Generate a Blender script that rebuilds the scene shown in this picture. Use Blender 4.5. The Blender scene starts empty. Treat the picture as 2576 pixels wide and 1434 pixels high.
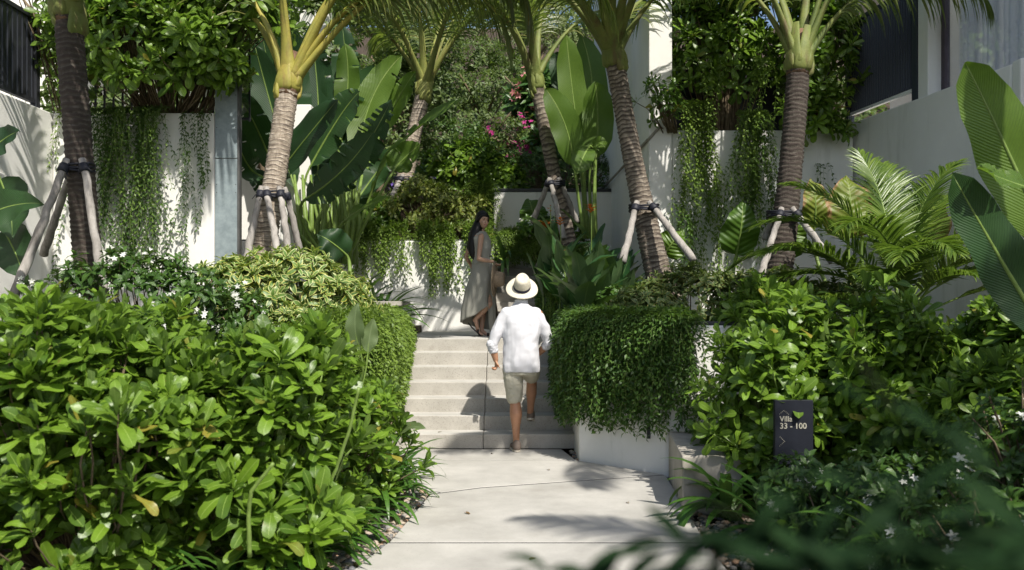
import bpy, bmesh, math, random
import numpy as np
from mathutils import Vector, Matrix, noise

random.seed(7)
RNG = np.random.default_rng(7)
SC = bpy.context.scene
COL = SC.collection

# ------------------------------------------------------------------ camera, light, exposure
F, CX, HY, HC, K = 860.0, 512.0, 302.0, 1.55, 1024.0 / 2576.0
cam_d = bpy.data.cameras.new('camera')
cam = bpy.data.objects.new('camera', cam_d)
COL.objects.link(cam)
cam.location = (0, 0, HC)
cam.rotation_euler = (math.radians(90), 0, 0)
cam_d.sensor_width = 36.0
cam_d.lens = 36.0 * F / 1024.0
cam_d.shift_y = (HY - 285.0) / 1024.0
cam_d.clip_start, cam_d.clip_end = 0.05, 400
cam_d.dof.use_dof = True
cam_d.dof.focus_distance = 9.5
cam_d.dof.aperture_fstop = 2.6
SC.camera = cam

SUN = Vector((0.52, -1.0, 1.36)).normalized()
world = bpy.data.worlds.new('World')
SC.world = world
world.use_nodes = True
wn = world.node_tree.nodes
sky = wn.new('ShaderNodeTexSky')
sky.sky_type = 'NISHITA'
sky.sun_disc = False
sky.sun_elevation = math.asin(SUN.z)
sky.sun_rotation = math.atan2(SUN.x, SUN.y)
sky.air_density = 1.0
sky.dust_density = 2.0
wn['Background'].inputs['Strength'].default_value = 0.11
world.node_tree.links.new(sky.outputs[0], wn['Background'].inputs['Color'])
sd = bpy.data.lights.new('sun', 'SUN')
sd.energy = 4.6
sd.angle = math.radians(0.6)
sd.color = (1.0, 0.95, 0.86)
sun = bpy.data.objects.new('sun', sd)
COL.objects.link(sun)
sun.location = SUN * 60
sun.rotation_euler = (-SUN).to_track_quat('-Z', 'Y').to_euler()
SC.view_settings.view_transform = 'Standard'
SC.view_settings.look = 'None'
SC.view_settings.exposure = 0.46
SC.view_settings.gamma = 1
SC.cycles.max_bounces = 7
SC.cycles.diffuse_bounces = 4
SC.cycles.transmission_bounces = 5
SC.cycles.glossy_bounces = 2
SC.cycles.sample_clamp_indirect = 6.0
SC.cycles.use_denoising = True

# ------------------------------------------------------------------ helpers
def P(dx, dy, D):
    return Vector(((dx * K - CX) / F * D, D, HC + (HY - dy * K) / F * D))

def offset(o):
    v = Vector((0, 0, 0))
    while o is not None:
        v = v + o.location
        o = o.parent
    return v

def tag(o, label=None, cat=None, group=None, kind=None):
    if label: o['label'] = label
    if cat: o['category'] = cat
    if group: o['group'] = group
    if kind: o['kind'] = kind
    return o

def thing(name, loc, label=None, cat=None, group=None, kind=None):
    o = bpy.data.objects.new(name, None)
    COL.objects.link(o)
    o.location = loc
    o.empty_display_size = 0.1
    return tag(o, label, cat, group, kind)

def link(name, me, parent=None, kind=None):
    o = bpy.data.objects.new(name, me)
    COL.objects.link(o)
    if parent is not None: o.parent = parent
    if kind: o['kind'] = kind
    return o

class MB:
    """collects verts / faces / uv and links them as one mesh"""
    def __init__(s):
        s.v, s.f, s.uv, s.r, s.n = [], [], [], [], 0
    def add(s, v, f, uv=None, rnd=0.5):
        v = np.asarray(v, float).reshape(-1, 3)
        s.v.append(v)
        n = s.n
        s.f.extend([tuple(i + n for i in q) for q in f])
        s.uv.append(np.zeros((len(v), 2)) if uv is None else np.asarray(uv, float))
        s.r.append(np.full(len(v), rnd))
        s.n += len(v)
    def build(s, name, mat, parent=None, smooth=False, kind=None, bevel=0):
        off = offset(parent)
        V = np.concatenate(s.v) - np.array(off)
        me = bpy.data.meshes.new(name)
        me.from_pydata(V.tolist(), [], s.f)
        uvl = me.uv_layers.new(name='UVMap')
        UV = np.concatenate(s.uv)
        li = np.empty(len(me.loops), np.int32)
        me.loops.foreach_get('vertex_index', li)
        uvl.data.foreach_set('uv', UV[li].astype(np.float32).ravel())
        a = me.attributes.new('rnd', 'FLOAT', 'POINT')
        a.data.foreach_set('value', np.concatenate(s.r).astype(np.float32))
        if smooth: me.polygons.foreach_set('use_smooth', np.ones(len(me.polygons), bool))
        for m in (mat if isinstance(mat, (list, tuple)) else [mat]): me.materials.append(m)
        me.update()
        o = link(name, me, parent, kind)
        if bevel:
            b = o.modifiers.new('bevel', 'BEVEL'); b.width = bevel; b.segments = 2; b.limit_method = 'ANGLE'
        return o
    def box(s, x0, x1, y0, y1, z0, z1):
        v = [(x0,y0,z0),(x1,y0,z0),(x1,y1,z0),(x0,y1,z0),(x0,y0,z1),(x1,y0,z1),(x1,y1,z1),(x0,y1,z1)]
        s.add(v, [(0,3,2,1),(4,5,6,7),(0,1,5,4),(1,2,6,5),(2,3,7,6),(3,0,4,7)])
        return s
    def prism(s, pts, z0, z1):
        """pts: 2-D polygon counter-clockwise; z1 a number or one per point"""
        n = len(pts)
        zz = z1 if isinstance(z1, (list, tuple)) else [z1] * n
        v = [(p[0], p[1], z0) for p in pts] + [(p[0], p[1], zz[i]) for i, p in enumerate(pts)]
        f = [tuple(range(n - 1, -1, -1)), tuple(range(n, 2 * n))]
        f += [(i, (i + 1) % n, n + (i + 1) % n, n + i) for i in range(n)]
        s.add(v, f)
        return s
    def tube(s, pts, rad, sides=8, cap=True, rnd=0.5, flat=1.0, side=None):
        pts = np.array([tuple(p) for p in pts], float)
        n = len(pts)
        rad = np.full(n, rad, float) if np.isscalar(rad) else np.array(rad, float)
        T = np.gradient(pts, axis=0)
        T /= np.linalg.norm(T, axis=1)[:, None] + 1e-9
        ref = np.array(side, float) if side is not None else (np.array([1.0, 0, 0]) if abs(T[0][0]) < 0.8 else np.array([0, 1.0, 0]))
        V, UV = [], []
        for i in range(n):
            x = ref - T[i] * ref.dot(T[i])
            x /= np.linalg.norm(x) + 1e-9
            y = np.cross(T[i], x)
            if side is None: ref = x
            for k in range(sides):
                a = 2 * math.pi * k / sides
                V.append(pts[i] + rad[i] * (math.cos(a) * x + flat * math.sin(a) * y))
                UV.append((k / sides, i / max(1, n - 1)))
        f = []
        for i in range(n - 1):
            for k in range(sides):
                k2 = (k + 1) % sides
                f.append((i*sides+k, i*sides+k2, (i+1)*sides+k2, (i+1)*sides+k))
        if cap:
            f.append(tuple(range(sides - 1, -1, -1)))
            f.append(tuple((n-1)*sides + k for k in range(sides)))
        s.add(V, f, UV, rnd)
        return s
    def ellipsoid(s, c, r, seg=14, rings=9, rot=None):
        V, f = [], []
        for i in range(rings + 1):
            th = math.pi * i / rings
            th = min(max(th, 0.03), math.pi - 0.03)
            for k in range(seg):
                a = 2 * math.pi * k / seg
                p = Vector((math.sin(th)*math.cos(a)*r[0], math.sin(th)*math.sin(a)*r[1], math.cos(th)*r[2]))
                if rot: p = rot @ p
                V.append(tuple(Vector(c) + p))
        for i in range(rings):
            for k in range(seg):
                k2 = (k+1) % seg
                f.append((i*seg+k, (i+1)*seg+k, (i+1)*seg+k2, i*seg+k2))
        f.append(tuple(range(seg)))
        f.append(tuple(rings*seg + k for k in range(seg-1, -1, -1)))
        s.add(V, f)
        return s

# ------------------------------------------------------------------ materials
def nd(nt, t, **kw):
    n = nt.nodes.new(t)
    for k, v in kw.items():
        if k in n.inputs.keys() if isinstance(k, str) else False: n.inputs[k].default_value = v
        else: setattr(n, k, v)
    return n

def new_mat(name):
    m = bpy.data.materials.new(name)
    m.use_nodes = True
    nt = m.node_tree
    return m, nt, nt.nodes['Principled BSDF'], nt.links.new

def ramp(nt, fac, stops):
    r = nt.nodes.new('ShaderNodeValToRGB')
    e = r.color_ramp.elements
    while len(e) < len(stops): e.new(0.5)
    for i, (p, c) in enumerate(stops):
        e[i].position = p
        e[i].color = (c[0], c[1], c[2], 1)
    nt.links.new(fac, r.inputs[0])
    return r.outputs[0]

def mathn(nt, op, a, b=None, c=None):
    n = nt.nodes.new('ShaderNodeMath'); n.operation = op
    for i, v in enumerate((a, b, c)):
        if v is None: continue
        if isinstance(v, (int, float)): n.inputs[i].default_value = v
        else: nt.links.new(v, n.inputs[i])
    return n.outputs[0]

def mixc(nt, fac, a, b, mode='MIX'):
    n = nt.nodes.new('ShaderNodeMix'); n.data_type = 'RGBA'; n.blend_type = mode
    for i, v in ((0, fac), (6, a), (7, b)):
        if isinstance(v, (int, float)): n.inputs[i].default_value = v
        elif isinstance(v, tuple): n.inputs[i].default_value = (v[0], v[1], v[2], 1)
        else: nt.links.new(v, n.inputs[i])
    return n.outputs[2]

def noise_tex(nt, scale, detail=4, rough=0.6, vec=None, stretch=None):
    tc = nt.nodes.new('ShaderNodeNewGeometry').outputs['Position'] if vec is None else vec
    if stretch:
        mp = nt.nodes.new('ShaderNodeMapping'); mp.inputs['Scale'].default_value = stretch
        nt.links.new(tc, mp.inputs[0]); tc = mp.outputs[0]
    n = nt.nodes.new('ShaderNodeTexNoise')
    n.inputs['Scale'].default_value = scale
    n.inputs['Detail'].default_value = detail
    n.inputs['Roughness'].default_value = rough
    nt.links.new(tc, n.inputs['Vector'])
    return n.outputs['Fac']

def bump(nt, b, h, strength=0.3, dist=0.01):
    n = nt.nodes.new('ShaderNodeBump')
    n.inputs['Strength'].default_value = strength
    n.inputs['Distance'].default_value = dist
    nt.links.new(h, n.inputs['Height'])
    nt.links.new(n.outputs[0], b.inputs['Normal'])

def surf_mat(name, c1, c2, scale=3.0, rough=0.8, bscale=60, bstr=0.2, bdist=0.005, speck=None, stretch=None, spec=0.3, stain=None):
    m, nt, b, L = new_mat(name)
    f = noise_tex(nt, scale, 6, 0.65, stretch=stretch)
    col = ramp(nt, f, [(0.3, c1), (0.72, c2)])
    if stain:
        sf = noise_tex(nt, stain[1], 5, 0.7, stretch=stain[2])
        k = nt.nodes.new('ShaderNodeMapRange'); k.inputs[1].default_value = stain[3]; k.inputs[2].default_value = stain[3] + 0.2
        k.inputs[4].default_value = stain[4]
        L(sf, k.inputs[0])
        col = mixc(nt, k.outputs[0], col, stain[0])
    if speck:
        sf = noise_tex(nt, speck[1], 2, 0.5)
        k = nt.nodes.new('ShaderNodeMapRange'); k.inputs[1].default_value = speck[2]; k.inputs[2].default_value = speck[2] + 0.08
        k.inputs[4].default_value = speck[3]
        L(sf, k.inputs[0])
        col = mixc(nt, k.outputs[0], col, speck[0])
    L(col, b.inputs['Base Color'])
    b.inputs['Roughness'].default_value = rough
    b.inputs['Specular IOR Level'].default_value = spec
    h = noise_tex(nt, bscale, 4, 0.7, stretch=stretch)
    bump(nt, b, h, bstr, bdist)
    return m

def leaf_mat(name, lo, hi, rough=0.35, trans=0.35, rib=(0.25, 0.35, 0.10), ribw=0.035, young=None, edge=None, veins=0, vein_bump=0.3, spec=0.5, brown=0.03, old=False):
    """procedural leaf: per-leaf tint, midrib along the UV centre line, optional pale margin, cross veins"""
    m, nt, b, L = new_mat(name)
    at = nt.nodes.new('ShaderNodeAttribute'); at.attribute_name = 'rnd'
    oi = nt.nodes.new('ShaderNodeObjectInfo')
    r = mathn(nt, 'FRACT', mathn(nt, 'ADD', at.outputs['Fac'], oi.outputs['Random']))
    stops = [(0.0, lo), (0.75, hi)]
    if old: stops = [(0.0, (0.38, 0.30, 0.05)), (0.014, (0.22, 0.24, 0.04)), (0.022, lo), (0.75, hi)]
    if young: stops.append((0.97, young))
    col = ramp(nt, r, stops)
    uv = nt.nodes.new('ShaderNodeUVMap')
    sx = nt.nodes.new('ShaderNodeSeparateXYZ'); L(uv.outputs[0], sx.inputs[0])
    d = mathn(nt, 'ABSOLUTE', mathn(nt, 'SUBTRACT', sx.outputs[0], 0.5))
    nz = noise_tex(nt, 30, 3, 0.6)
    col = mixc(nt, mathn(nt, 'MULTIPLY', nz, 0.5), col, tuple(x * 0.62 for x in lo))
    if edge:
        e = nt.nodes.new('ShaderNodeMapRange')
        e.inputs[1].default_value = edge[1]; e.inputs[2].default_value = edge[1] + 0.07
        nz2 = noise_tex(nt, edge[2], 3, 0.7)
        L(mathn(nt, 'ADD', d, mathn(nt, 'MULTIPLY', mathn(nt, 'SUBTRACT', nz2, 0.5), edge[3])), e.inputs[0])
        rr = mathn(nt, 'FRACT', mathn(nt, 'MULTIPLY', r, 7.31))
        ec = mixc(nt, rr, edge[0], edge[4])
        col = mixc(nt, mathn(nt, 'MULTIPLY', e.outputs[0], 0.9), col, ec)
    if brown:
        bz = noise_tex(nt, 9, 4, 0.7)
        k = nt.nodes.new('ShaderNodeMapRange'); k.inputs[1].default_value = 0.72 - brown; k.inputs[2].default_value = 0.78 - brown
        L(bz, k.inputs[0])
        col = mixc(nt, mathn(nt, 'MULTIPLY', k.outputs[0], 0.7), col, (0.22, 0.17, 0.05))
    k = nt.nodes.new('ShaderNodeMapRange'); k.inputs[1].default_value = ribw; k.inputs[2].default_value = ribw * 0.45
    L(d, k.inputs[0])
    col = mixc(nt, mathn(nt, 'MULTIPLY', k.outputs[0], 0.8), col, rib)
    geo = nt.nodes.new('ShaderNodeNewGeometry')
    colb = mixc(nt, geo.outputs['Backfacing'], col, mixc(nt, 0.35, col, (0.16, 0.22, 0.10)))
    L(colb, b.inputs['Base Color'])
    b.inputs['Roughness'].default_value = rough
    b.inputs['Specular IOR Level'].default_value = spec
    if veins:
        w = mathn(nt, 'SINE', mathn(nt, 'MULTIPLY', mathn(nt, 'ADD', sx.outputs[1], mathn(nt, 'MULTIPLY', d, -0.35)), veins))
        bump(nt, b, w, vein_bump, 0.004)
    else:
        bump(nt, b, noise_tex(nt, 45, 2, 0.5), 0.25, 0.006)
    t = nt.nodes.new('ShaderNodeBsdfTranslucent')
    L(mixc(nt, 1.0, colb, (1.35, 1.5, 0.55), 'MULTIPLY'), t.inputs['Color'])
    mx = nt.nodes.new('ShaderNodeMixShader')
    mx.inputs[0].default_value = trans
    L(b.outputs[0], mx.inputs[1]); L(t.outputs[0], mx.inputs[2])
    L(mx.outputs[0], nt.nodes['Material Output'].inputs['Surface'])
    return m

def plain(name, c, rough=0.6, spec=0.4, metal=0.0, var=0.15, scale=20, bstr=0.15):
    m = surf_mat(name, tuple(x * (1 - var) for x in c), tuple(min(1, x * (1 + var)) for x in c), scale, rough, scale * 6, bstr, 0.003, spec=spec)
    m.node_tree.nodes['Principled BSDF'].inputs['Metallic'].default_value = metal
    return m

M = {}
M['stucco'] = surf_mat('white_stucco', (0.72, 0.71, 0.67), (0.80, 0.79, 0.755), 1.3, 0.85, 120, 0.25, 0.004, stain=((0.47, 0.46, 0.40), 1.3, (3, 3, 0.35), 0.55, 0.5))
M['path'] = surf_mat('path_concrete', (0.34, 0.328, 0.30), (0.50, 0.482, 0.445), 1.7, 0.9, 160, 0.35, 0.003, speck=((0.26, 0.25, 0.23), 70, 0.62, 0.4), stain=((0.27, 0.255, 0.22), 1.1, (1, 1, 1), 0.54, 0.5))
M['step'] = surf_mat('exposed_aggregate_step', (0.35, 0.33, 0.29), (0.46, 0.435, 0.39), 3.0, 0.9, 220, 0.5, 0.003, speck=((0.18, 0.165, 0.15), 85, 0.57, 0.42), stain=((0.20, 0.18, 0.15), 2.4, (1, 1, 1), 0.54, 0.6))
M['block'] = surf_mat('rough_concrete', (0.28, 0.26, 0.22), (0.42, 0.39, 0.34), 4.0, 0.95, 90, 0.6, 0.006, stretch=(1, 1, 1))
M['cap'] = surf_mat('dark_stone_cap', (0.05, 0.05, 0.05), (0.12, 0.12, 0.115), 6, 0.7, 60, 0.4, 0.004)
M['soil'] = surf_mat('soil', (0.035, 0.025, 0.017), (0.085, 0.062, 0.042), 5, 1.0, 40, 0.9, 0.03)
M['blackmetal'] = plain('black_metal', (0.022, 0.024, 0.030), 0.45, 0.5, 0.0, 0.2)
M['navymetal'] = plain('navy_slat_metal', (0.035, 0.042, 0.062), 0.45, 0.5)
M['greypanel'] = surf_mat('grey_metal_panel', (0.19, 0.235, 0.25), (0.29, 0.345, 0.36), 14, 0.5, 50, 0.15, 0.003, spec=0.5)
M['wood'] = surf_mat('weathered_pole', (0.17, 0.155, 0.14), (0.44, 0.41, 0.38), 9, 0.85, 40, 0.9, 0.012, stretch=(1, 1, 0.16), stain=((0.07, 0.05, 0.04), 10, (1, 1, 0.3), 0.62, 0.8))
M['strap'] = plain('black_strap', (0.012, 0.013, 0.022), 0.6)
M['bark'] = surf_mat('twig_bark', (0.10, 0.075, 0.045), (0.22, 0.17, 0.11), 14, 0.9, 50, 0.5, 0.006)
M['greenstem'] = plain('green_stem', (0.16, 0.24, 0.05), 0.5, 0.4, 0, 0.25)
M['curtain'] = plain('sheer_curtain', (0.80, 0.80, 0.80), 0.9, 0.1, 0, 0.05)

def trunk_mat(name, dark):
    m, nt, b, L = new_mat(name)
    uv = nt.nodes.new('ShaderNodeUVMap')
    sx = nt.nodes.new('ShaderNodeSeparateXYZ'); L(uv.outputs[0], sx.inputs[0])
    ph = mathn(nt, 'FRACT', sx.outputs[1])
    fib = noise_tex(nt, 30, 5, 0.7, stretch=(1, 1, 0.25))
    big = noise_tex(nt, 3.5, 4, 0.6)
    horiz = noise_tex(nt, 14, 5, 0.75, stretch=(0.5, 0.5, 3.4))
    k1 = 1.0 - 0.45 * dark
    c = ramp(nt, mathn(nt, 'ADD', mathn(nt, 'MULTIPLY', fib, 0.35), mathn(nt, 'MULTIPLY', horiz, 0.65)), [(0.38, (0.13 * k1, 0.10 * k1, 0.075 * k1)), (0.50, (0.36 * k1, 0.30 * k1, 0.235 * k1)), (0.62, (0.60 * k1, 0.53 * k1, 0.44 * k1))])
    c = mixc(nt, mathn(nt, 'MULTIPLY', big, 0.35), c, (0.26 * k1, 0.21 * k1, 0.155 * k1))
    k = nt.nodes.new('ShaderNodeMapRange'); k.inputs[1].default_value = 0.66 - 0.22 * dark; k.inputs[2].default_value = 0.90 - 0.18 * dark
    pat = noise_tex(nt, 5, 3, 0.6, stretch=(1, 1, 1.6))
    L(mathn(nt, 'ADD', mathn(nt, 'ADD', ph, mathn(nt, 'MULTIPLY', mathn(nt, 'SUBTRACT', horiz, 0.5), 0.9)), mathn(nt, 'MULTIPLY', mathn(nt, 'SUBTRACT', pat, 0.5), 0.9)), k.inputs[0])
    c = mixc(nt, mathn(nt, 'MULTIPLY', k.outputs[0], 0.88), c, (0.045, 0.032, 0.026))
    L(c, b.inputs['Base Color'])
    b.inputs['Roughness'].default_value = 0.9
    bump(nt, b, mathn(nt, 'ADD', horiz, fib), 0.8, 0.014)
    return m
M['trunk'] = trunk_mat('pale_ringed_palm_trunk', 0.0)
M['trunk_dark'] = trunk_mat('dark_ringed_shaded_palm_trunk', 1.75)  # wider dark rings, plus the left palm's own crown shade put into the colour
M['trunk_mid'] = trunk_mat('ringed_palm_trunk', 0.8)
M['petiole'] = surf_mat('palm_petiole', (0.15, 0.18, 0.045), (0.28, 0.28, 0.07), 4, 0.62, 30, 0.6, 0.008, spec=0.35, stain=((0.16, 0.10, 0.04), 9, (1, 1, 0.22), 0.51, 0.8))
M['petiole_gold'] = surf_mat('golden_palm_petiole', (0.22, 0.23, 0.05), (0.38, 0.32, 0.06), 4, 0.62, 30, 0.6, 0.008, spec=0.35, stain=((0.20, 0.12, 0.05), 9, (1, 1, 0.22), 0.52, 0.75))
M['petiole_green'] = surf_mat('green_palm_petiole', (0.10, 0.14, 0.035), (0.20, 0.22, 0.055), 4, 0.62, 30, 0.6, 0.008, spec=0.35, stain=((0.12, 0.08, 0.04), 9, (1, 1, 0.22), 0.50, 0.8))
M['fibre'] = surf_mat('palm_fibre', (0.11, 0.06, 0.035), (0.30, 0.19, 0.12), 12, 0.95, 60, 0.9, 0.012, stretch=(1, 1, 0.25))

M['scaevola'] = leaf_mat('glossy_light_green_leaf', (0.066, 0.135, 0.015), (0.180, 0.30, 0.030), 0.38, 0.32, spec=0.42, brown=0.06, old=True, rib=(0.30, 0.42, 0.10), ribw=0.03, young=(0.20, 0.34, 0.03))
M['scaevola_deep'] = leaf_mat('glossy_deep_green_leaf', (0.055, 0.125, 0.016), (0.14, 0.26, 0.028), 0.33, 0.32, spec=0.45, old=True, rib=(0.16, 0.26, 0.06), ribw=0.03, young=(0.14, 0.27, 0.03))
M['varieg_yellow'] = leaf_mat('yellow_green_leaf', (0.09, 0.14, 0.025), (0.21, 0.27, 0.045), 0.5, 0.3, rib=(0.28, 0.32, 0.08), edge=((0.40, 0.38, 0.10), 0.40, 22, 0.45, (0.48, 0.40, 0.08)), brown=0.03)
M['jasmine'] = leaf_mat('dark_jasmine_leaf', (0.03, 0.075, 0.014), (0.075, 0.155, 0.024), 0.36, 0.22, rib=(0.10, 0.18, 0.04), veins=70, vein_bump=0.25)
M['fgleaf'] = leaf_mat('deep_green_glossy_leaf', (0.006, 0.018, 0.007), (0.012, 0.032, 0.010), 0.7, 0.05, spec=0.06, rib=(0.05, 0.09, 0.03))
M['varieg'] = leaf_mat('variegated_leaf', (0.075, 0.15, 0.035), (0.15, 0.26, 0.05), 0.45, 0.28, rib=(0.22, 0.32, 0.10), edge=((0.62, 0.66, 0.34), 0.30, 22, 0.45, (0.55, 0.50, 0.10)), brown=0.02)
M['varieg_dull'] = leaf_mat('variegated_green_leaf', (0.050, 0.095, 0.026), (0.105, 0.165, 0.042), 0.5, 0.25, rib=(0.18, 0.24, 0.08), edge=((0.34, 0.38, 0.16), 0.38, 22, 0.4, (0.36, 0.30, 0.07)), brown=0.02)
M['vine'] = leaf_mat('small_vine_leaf', (0.10, 0.175, 0.028), (0.22, 0.32, 0.05), 0.5, 0.35, rib=(0.2, 0.28, 0.08), young=(0.22, 0.33, 0.05))
M['vine_dark'] = leaf_mat('dark_vine_leaf', (0.038, 0.09, 0.018), (0.085, 0.165, 0.026), 0.48, 0.28, rib=(0.1, 0.16, 0.05), young=(0.10, 0.20, 0.03))
M['vine_mid'] = leaf_mat('mid_green_vine_leaf', (0.055, 0.115, 0.02), (0.125, 0.215, 0.034), 0.48, 0.3, rib=(0.15, 0.22, 0.07), young=(0.17, 0.27, 0.04))
M['young'] = leaf_mat('greyish_young_leaf', (0.10, 0.15, 0.06), (0.15, 0.21, 0.08), 0.5, 0.3, rib=(0.2, 0.26, 0.12), veins=160, vein_bump=0.2)
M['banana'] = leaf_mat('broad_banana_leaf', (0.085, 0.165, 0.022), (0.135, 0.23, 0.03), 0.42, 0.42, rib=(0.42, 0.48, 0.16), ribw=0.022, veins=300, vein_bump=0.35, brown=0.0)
M['banana_shaded'] = leaf_mat('shade_toned_banana_leaf', (0.016, 0.052, 0.016), (0.032, 0.082, 0.02), 0.42, 0.25, rib=(0.16, 0.22, 0.07), ribw=0.022, veins=300, vein_bump=0.35, brown=0.0)  # palm-crown shade over the clump is put into this darker leaf colour
M['frond'] = leaf_mat('coconut_leaflet', (0.085, 0.12, 0.028), (0.19, 0.24, 0.06), 0.34, 0.45, rib=(0.30, 0.32, 0.12), ribw=0.06, young=(0.26, 0.24, 0.07), brown=0.05)
M['areca'] = leaf_mat('areca_leaflet', (0.05, 0.105, 0.014), (0.14, 0.22, 0.024), 0.34, 0.34, rib=(0.25, 0.34, 0.09), ribw=0.06, young=(0.20, 0.28, 0.04))
M['strapleaf'] = leaf_mat('strap_leaf', (0.035, 0.10, 0.016), (0.085, 0.19, 0.028), 0.34, 0.28, rib=(0.12, 0.22, 0.05))
M['canna'] = leaf_mat('canna_leaf', (0.020, 0.070, 0.022), (0.045, 0.115, 0.032), 0.38, 0.28, rib=(0.12, 0.18, 0.07), veins=160, vein_bump=0.25)
M['alocasia'] = leaf_mat('elephant_ear_leaf', (0.06, 0.13, 0.018), (0.12, 0.21, 0.025), 0.38, 0.32, rib=(0.28, 0.36, 0.10), ribw=0.025, veins=62, vein_bump=0.9, brown=0.05)
M['alocasia_brown'] = leaf_mat('browning_elephant_ear_leaf', (0.10, 0.16, 0.02), (0.20, 0.25, 0.03), 0.5, 0.3, rib=(0.3, 0.34, 0.1), ribw=0.025, veins=62, vein_bump=0.9, brown=0.16, edge=((0.30, 0.14, 0.06), 0.40, 12, 0.6, (0.38, 0.24, 0.13)))
M['bgleaf'] = leaf_mat('hillside_leaf', (0.055, 0.10, 0.028), (0.15, 0.21, 0.05), 0.5, 0.3, rib=(0.14, 0.2, 0.06))
M['bgleaf2'] = leaf_mat('hillside_pale_leaf', (0.10, 0.14, 0.045), (0.22, 0.28, 0.09), 0.5, 0.3, rib=(0.18, 0.24, 0.08))
M['frangi'] = leaf_mat('frangipani_leaf', (0.045, 0.12, 0.028), (0.10, 0.20, 0.045), 0.4, 0.28, rib=(0.14, 0.22, 0.08))
def petal(name, a, b_, rough=0.5):
    return leaf_mat(name, a, b_, rough, 0.25, rib=a, brown=0, spec=0.3)
M['dry_leaf'] = leaf_mat('dry_brown_leaf', (0.10, 0.06, 0.03), (0.20, 0.13, 0.06), 0.7, 0.1, rib=(0.2, 0.14, 0.08), spec=.2)
M['faded_petal'] = petal('faded_petal', (0.42, 0.40, 0.32), (0.5, 0.48, 0.38))
M['white_petal'] = petal('white_petal', (0.72, 0.73, 0.70), (0.82, 0.82, 0.78))
M['pink_petal'] = petal('pink_petal', (0.75, 0.22, 0.28), (0.80, 0.42, 0.42))
M['magenta_petal'] = petal('magenta_petal', (0.42, 0.03, 0.20), (0.62, 0.06, 0.32))
M['violet_petal'] = petal('violet_petal', (0.20, 0.12, 0.55), (0.30, 0.20, 0.65))
M['orange_petal'] = petal('orange_petal', (0.72, 0.09, 0.015), (0.80, 0.26, 0.03))

# ------------------------------------------------------------------ leaf templates (y = along the leaf, z = its upper face)
def tpl(ts, ws, W=0.35, nv=6, bend=0.5, fold=0.25, nx=1, wav=0.0, seed=0, tp=1.0):
    rg = random.Random(seed)
    V, UV, f = [], [], []
    y = z = 0.0
    c = 2 * nx + 1
    ph = rg.random() * 6
    t0 = 0
    for i in range(nv + 1):
        t = 1 - (1 - i / nv) ** tp
        w = float(np.interp(t, ts, ws)) * W / 2
        a = bend * (t - 0.25)
        if i: y += math.cos(a) * (t - t0); z -= math.sin(a) * (t - t0)
        t0 = t
        for j in range(-nx, nx + 1):
            s = j / nx
            V.append((w * s, y, z + fold * abs(w * s) + wav * math.sin(t * 9 + ph + (2 if j > 0 else 0)) * abs(s) * (0.3 + w)))
            UV.append((0.5 + 0.5 * s, t))
    for i in range(nv):
        for j in range(c - 1):
            f.append((i*c+j, i*c+j+1, (i+1)*c+j+1, (i+1)*c+j))
    return dict(v=np.array(V), uv=np.array(UV), f=np.array(f), me={})

SPAT = ([0, .12, .35, .6, .78, .9, .96, 1], [.15, .2, .52, .92, 1, .84, .58, .16])
OVAT = ([0, .08, .3, .5, .75, .92, 1], [.08, .3, .9, 1, .68, .28, .02])
LANC = ([0, .1, .4, .7, 1], [.12, .5, 1, .7, .02])
STRP = ([0, .3, .7, .92, 1], [.75, 1, .85, .4, .04])
T = {
 'spat': [tpl(*SPAT, W=w, nv=7, bend=b, fold=fo, wav=wv, seed=i, tp=1.35) for i, (w, b, fo, wv) in enumerate([(.32, .5, .16, .08), (.28, 1.1, .10, .12), (.34, .2, .22, .06), (.30, -.5, .14, .1), (.36, 1.7, .06, .14), (.25, .8, .2, .1)])],
 'ovat': [tpl(*OVAT, W=w, nv=5, bend=b, fold=fo, wav=wv, seed=i) for i, (w, b, fo, wv) in enumerate([(.40, .9, .3, .12), (.36, .5, .2, .12), (.44, 1.3, .35, .08)])],
 'lanc': [tpl(*LANC, W=w, nv=4, bend=b, fold=.3, seed=i) for i, (w, b) in enumerate([(.30, .6), (.26, 1.1), (.32, .1)])],
 'tiny': [tpl(*OVAT, W=w, nv=2, bend=b, fold=.3, seed=i) for i, (w, b) in enumerate([(.48, .5), (.42, .9)])],
 'strap': [tpl(*STRP, W=.075, nv=9, bend=b, fold=.5, seed=i) for i, b in enumerate((1.2, 2.0, 2.7))],
 'petal': [tpl([0, .3, .7, 1], [.3, .8, 1, .4], W=.6, nv=2, bend=.5, fold=.2)],
 'canna': [tpl(*OVAT, W=w, nv=8, bend=b, fold=.35, wav=.08, seed=i) for i, (w, b) in enumerate([(.36, .35), (.42, .8), (.32, .0)])],
 'needle': [tpl(*LANC, W=.16, nv=3, bend=.7, fold=.3)],
}

def unit(a):
    return a / (np.linalg.norm(a, axis=-1, keepdims=True) + 1e-9)

def quads_mesh(name, V, UV, R, Fq, mat):
    me = bpy.data.meshes.new(name)
    me.vertices.add(len(V)); me.vertices.foreach_set('co', V.astype(np.float32).ravel())
    n = len(Fq)
    me.loops.add(n * 4); me.loops.foreach_set('vertex_index', Fq.astype(np.int32).ravel())
    me.polygons.add(n)
    me.polygons.foreach_set('loop_start', np.arange(0, n * 4, 4, dtype=np.int32))
    me.polygons.foreach_set('use_smooth', np.ones(n, bool))
    me.update(calc_edges=True)
    uvl = me.uv_layers.new(name='UVMap')
    uvl.data.foreach_set('uv', UV[Fq.ravel()].astype(np.float32).ravel())
    a = me.attributes.new('rnd', 'FLOAT', 'POINT')
    a.data.foreach_set('value', R.astype(np.float32))
    me.materials.append(mat)
    return me

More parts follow.
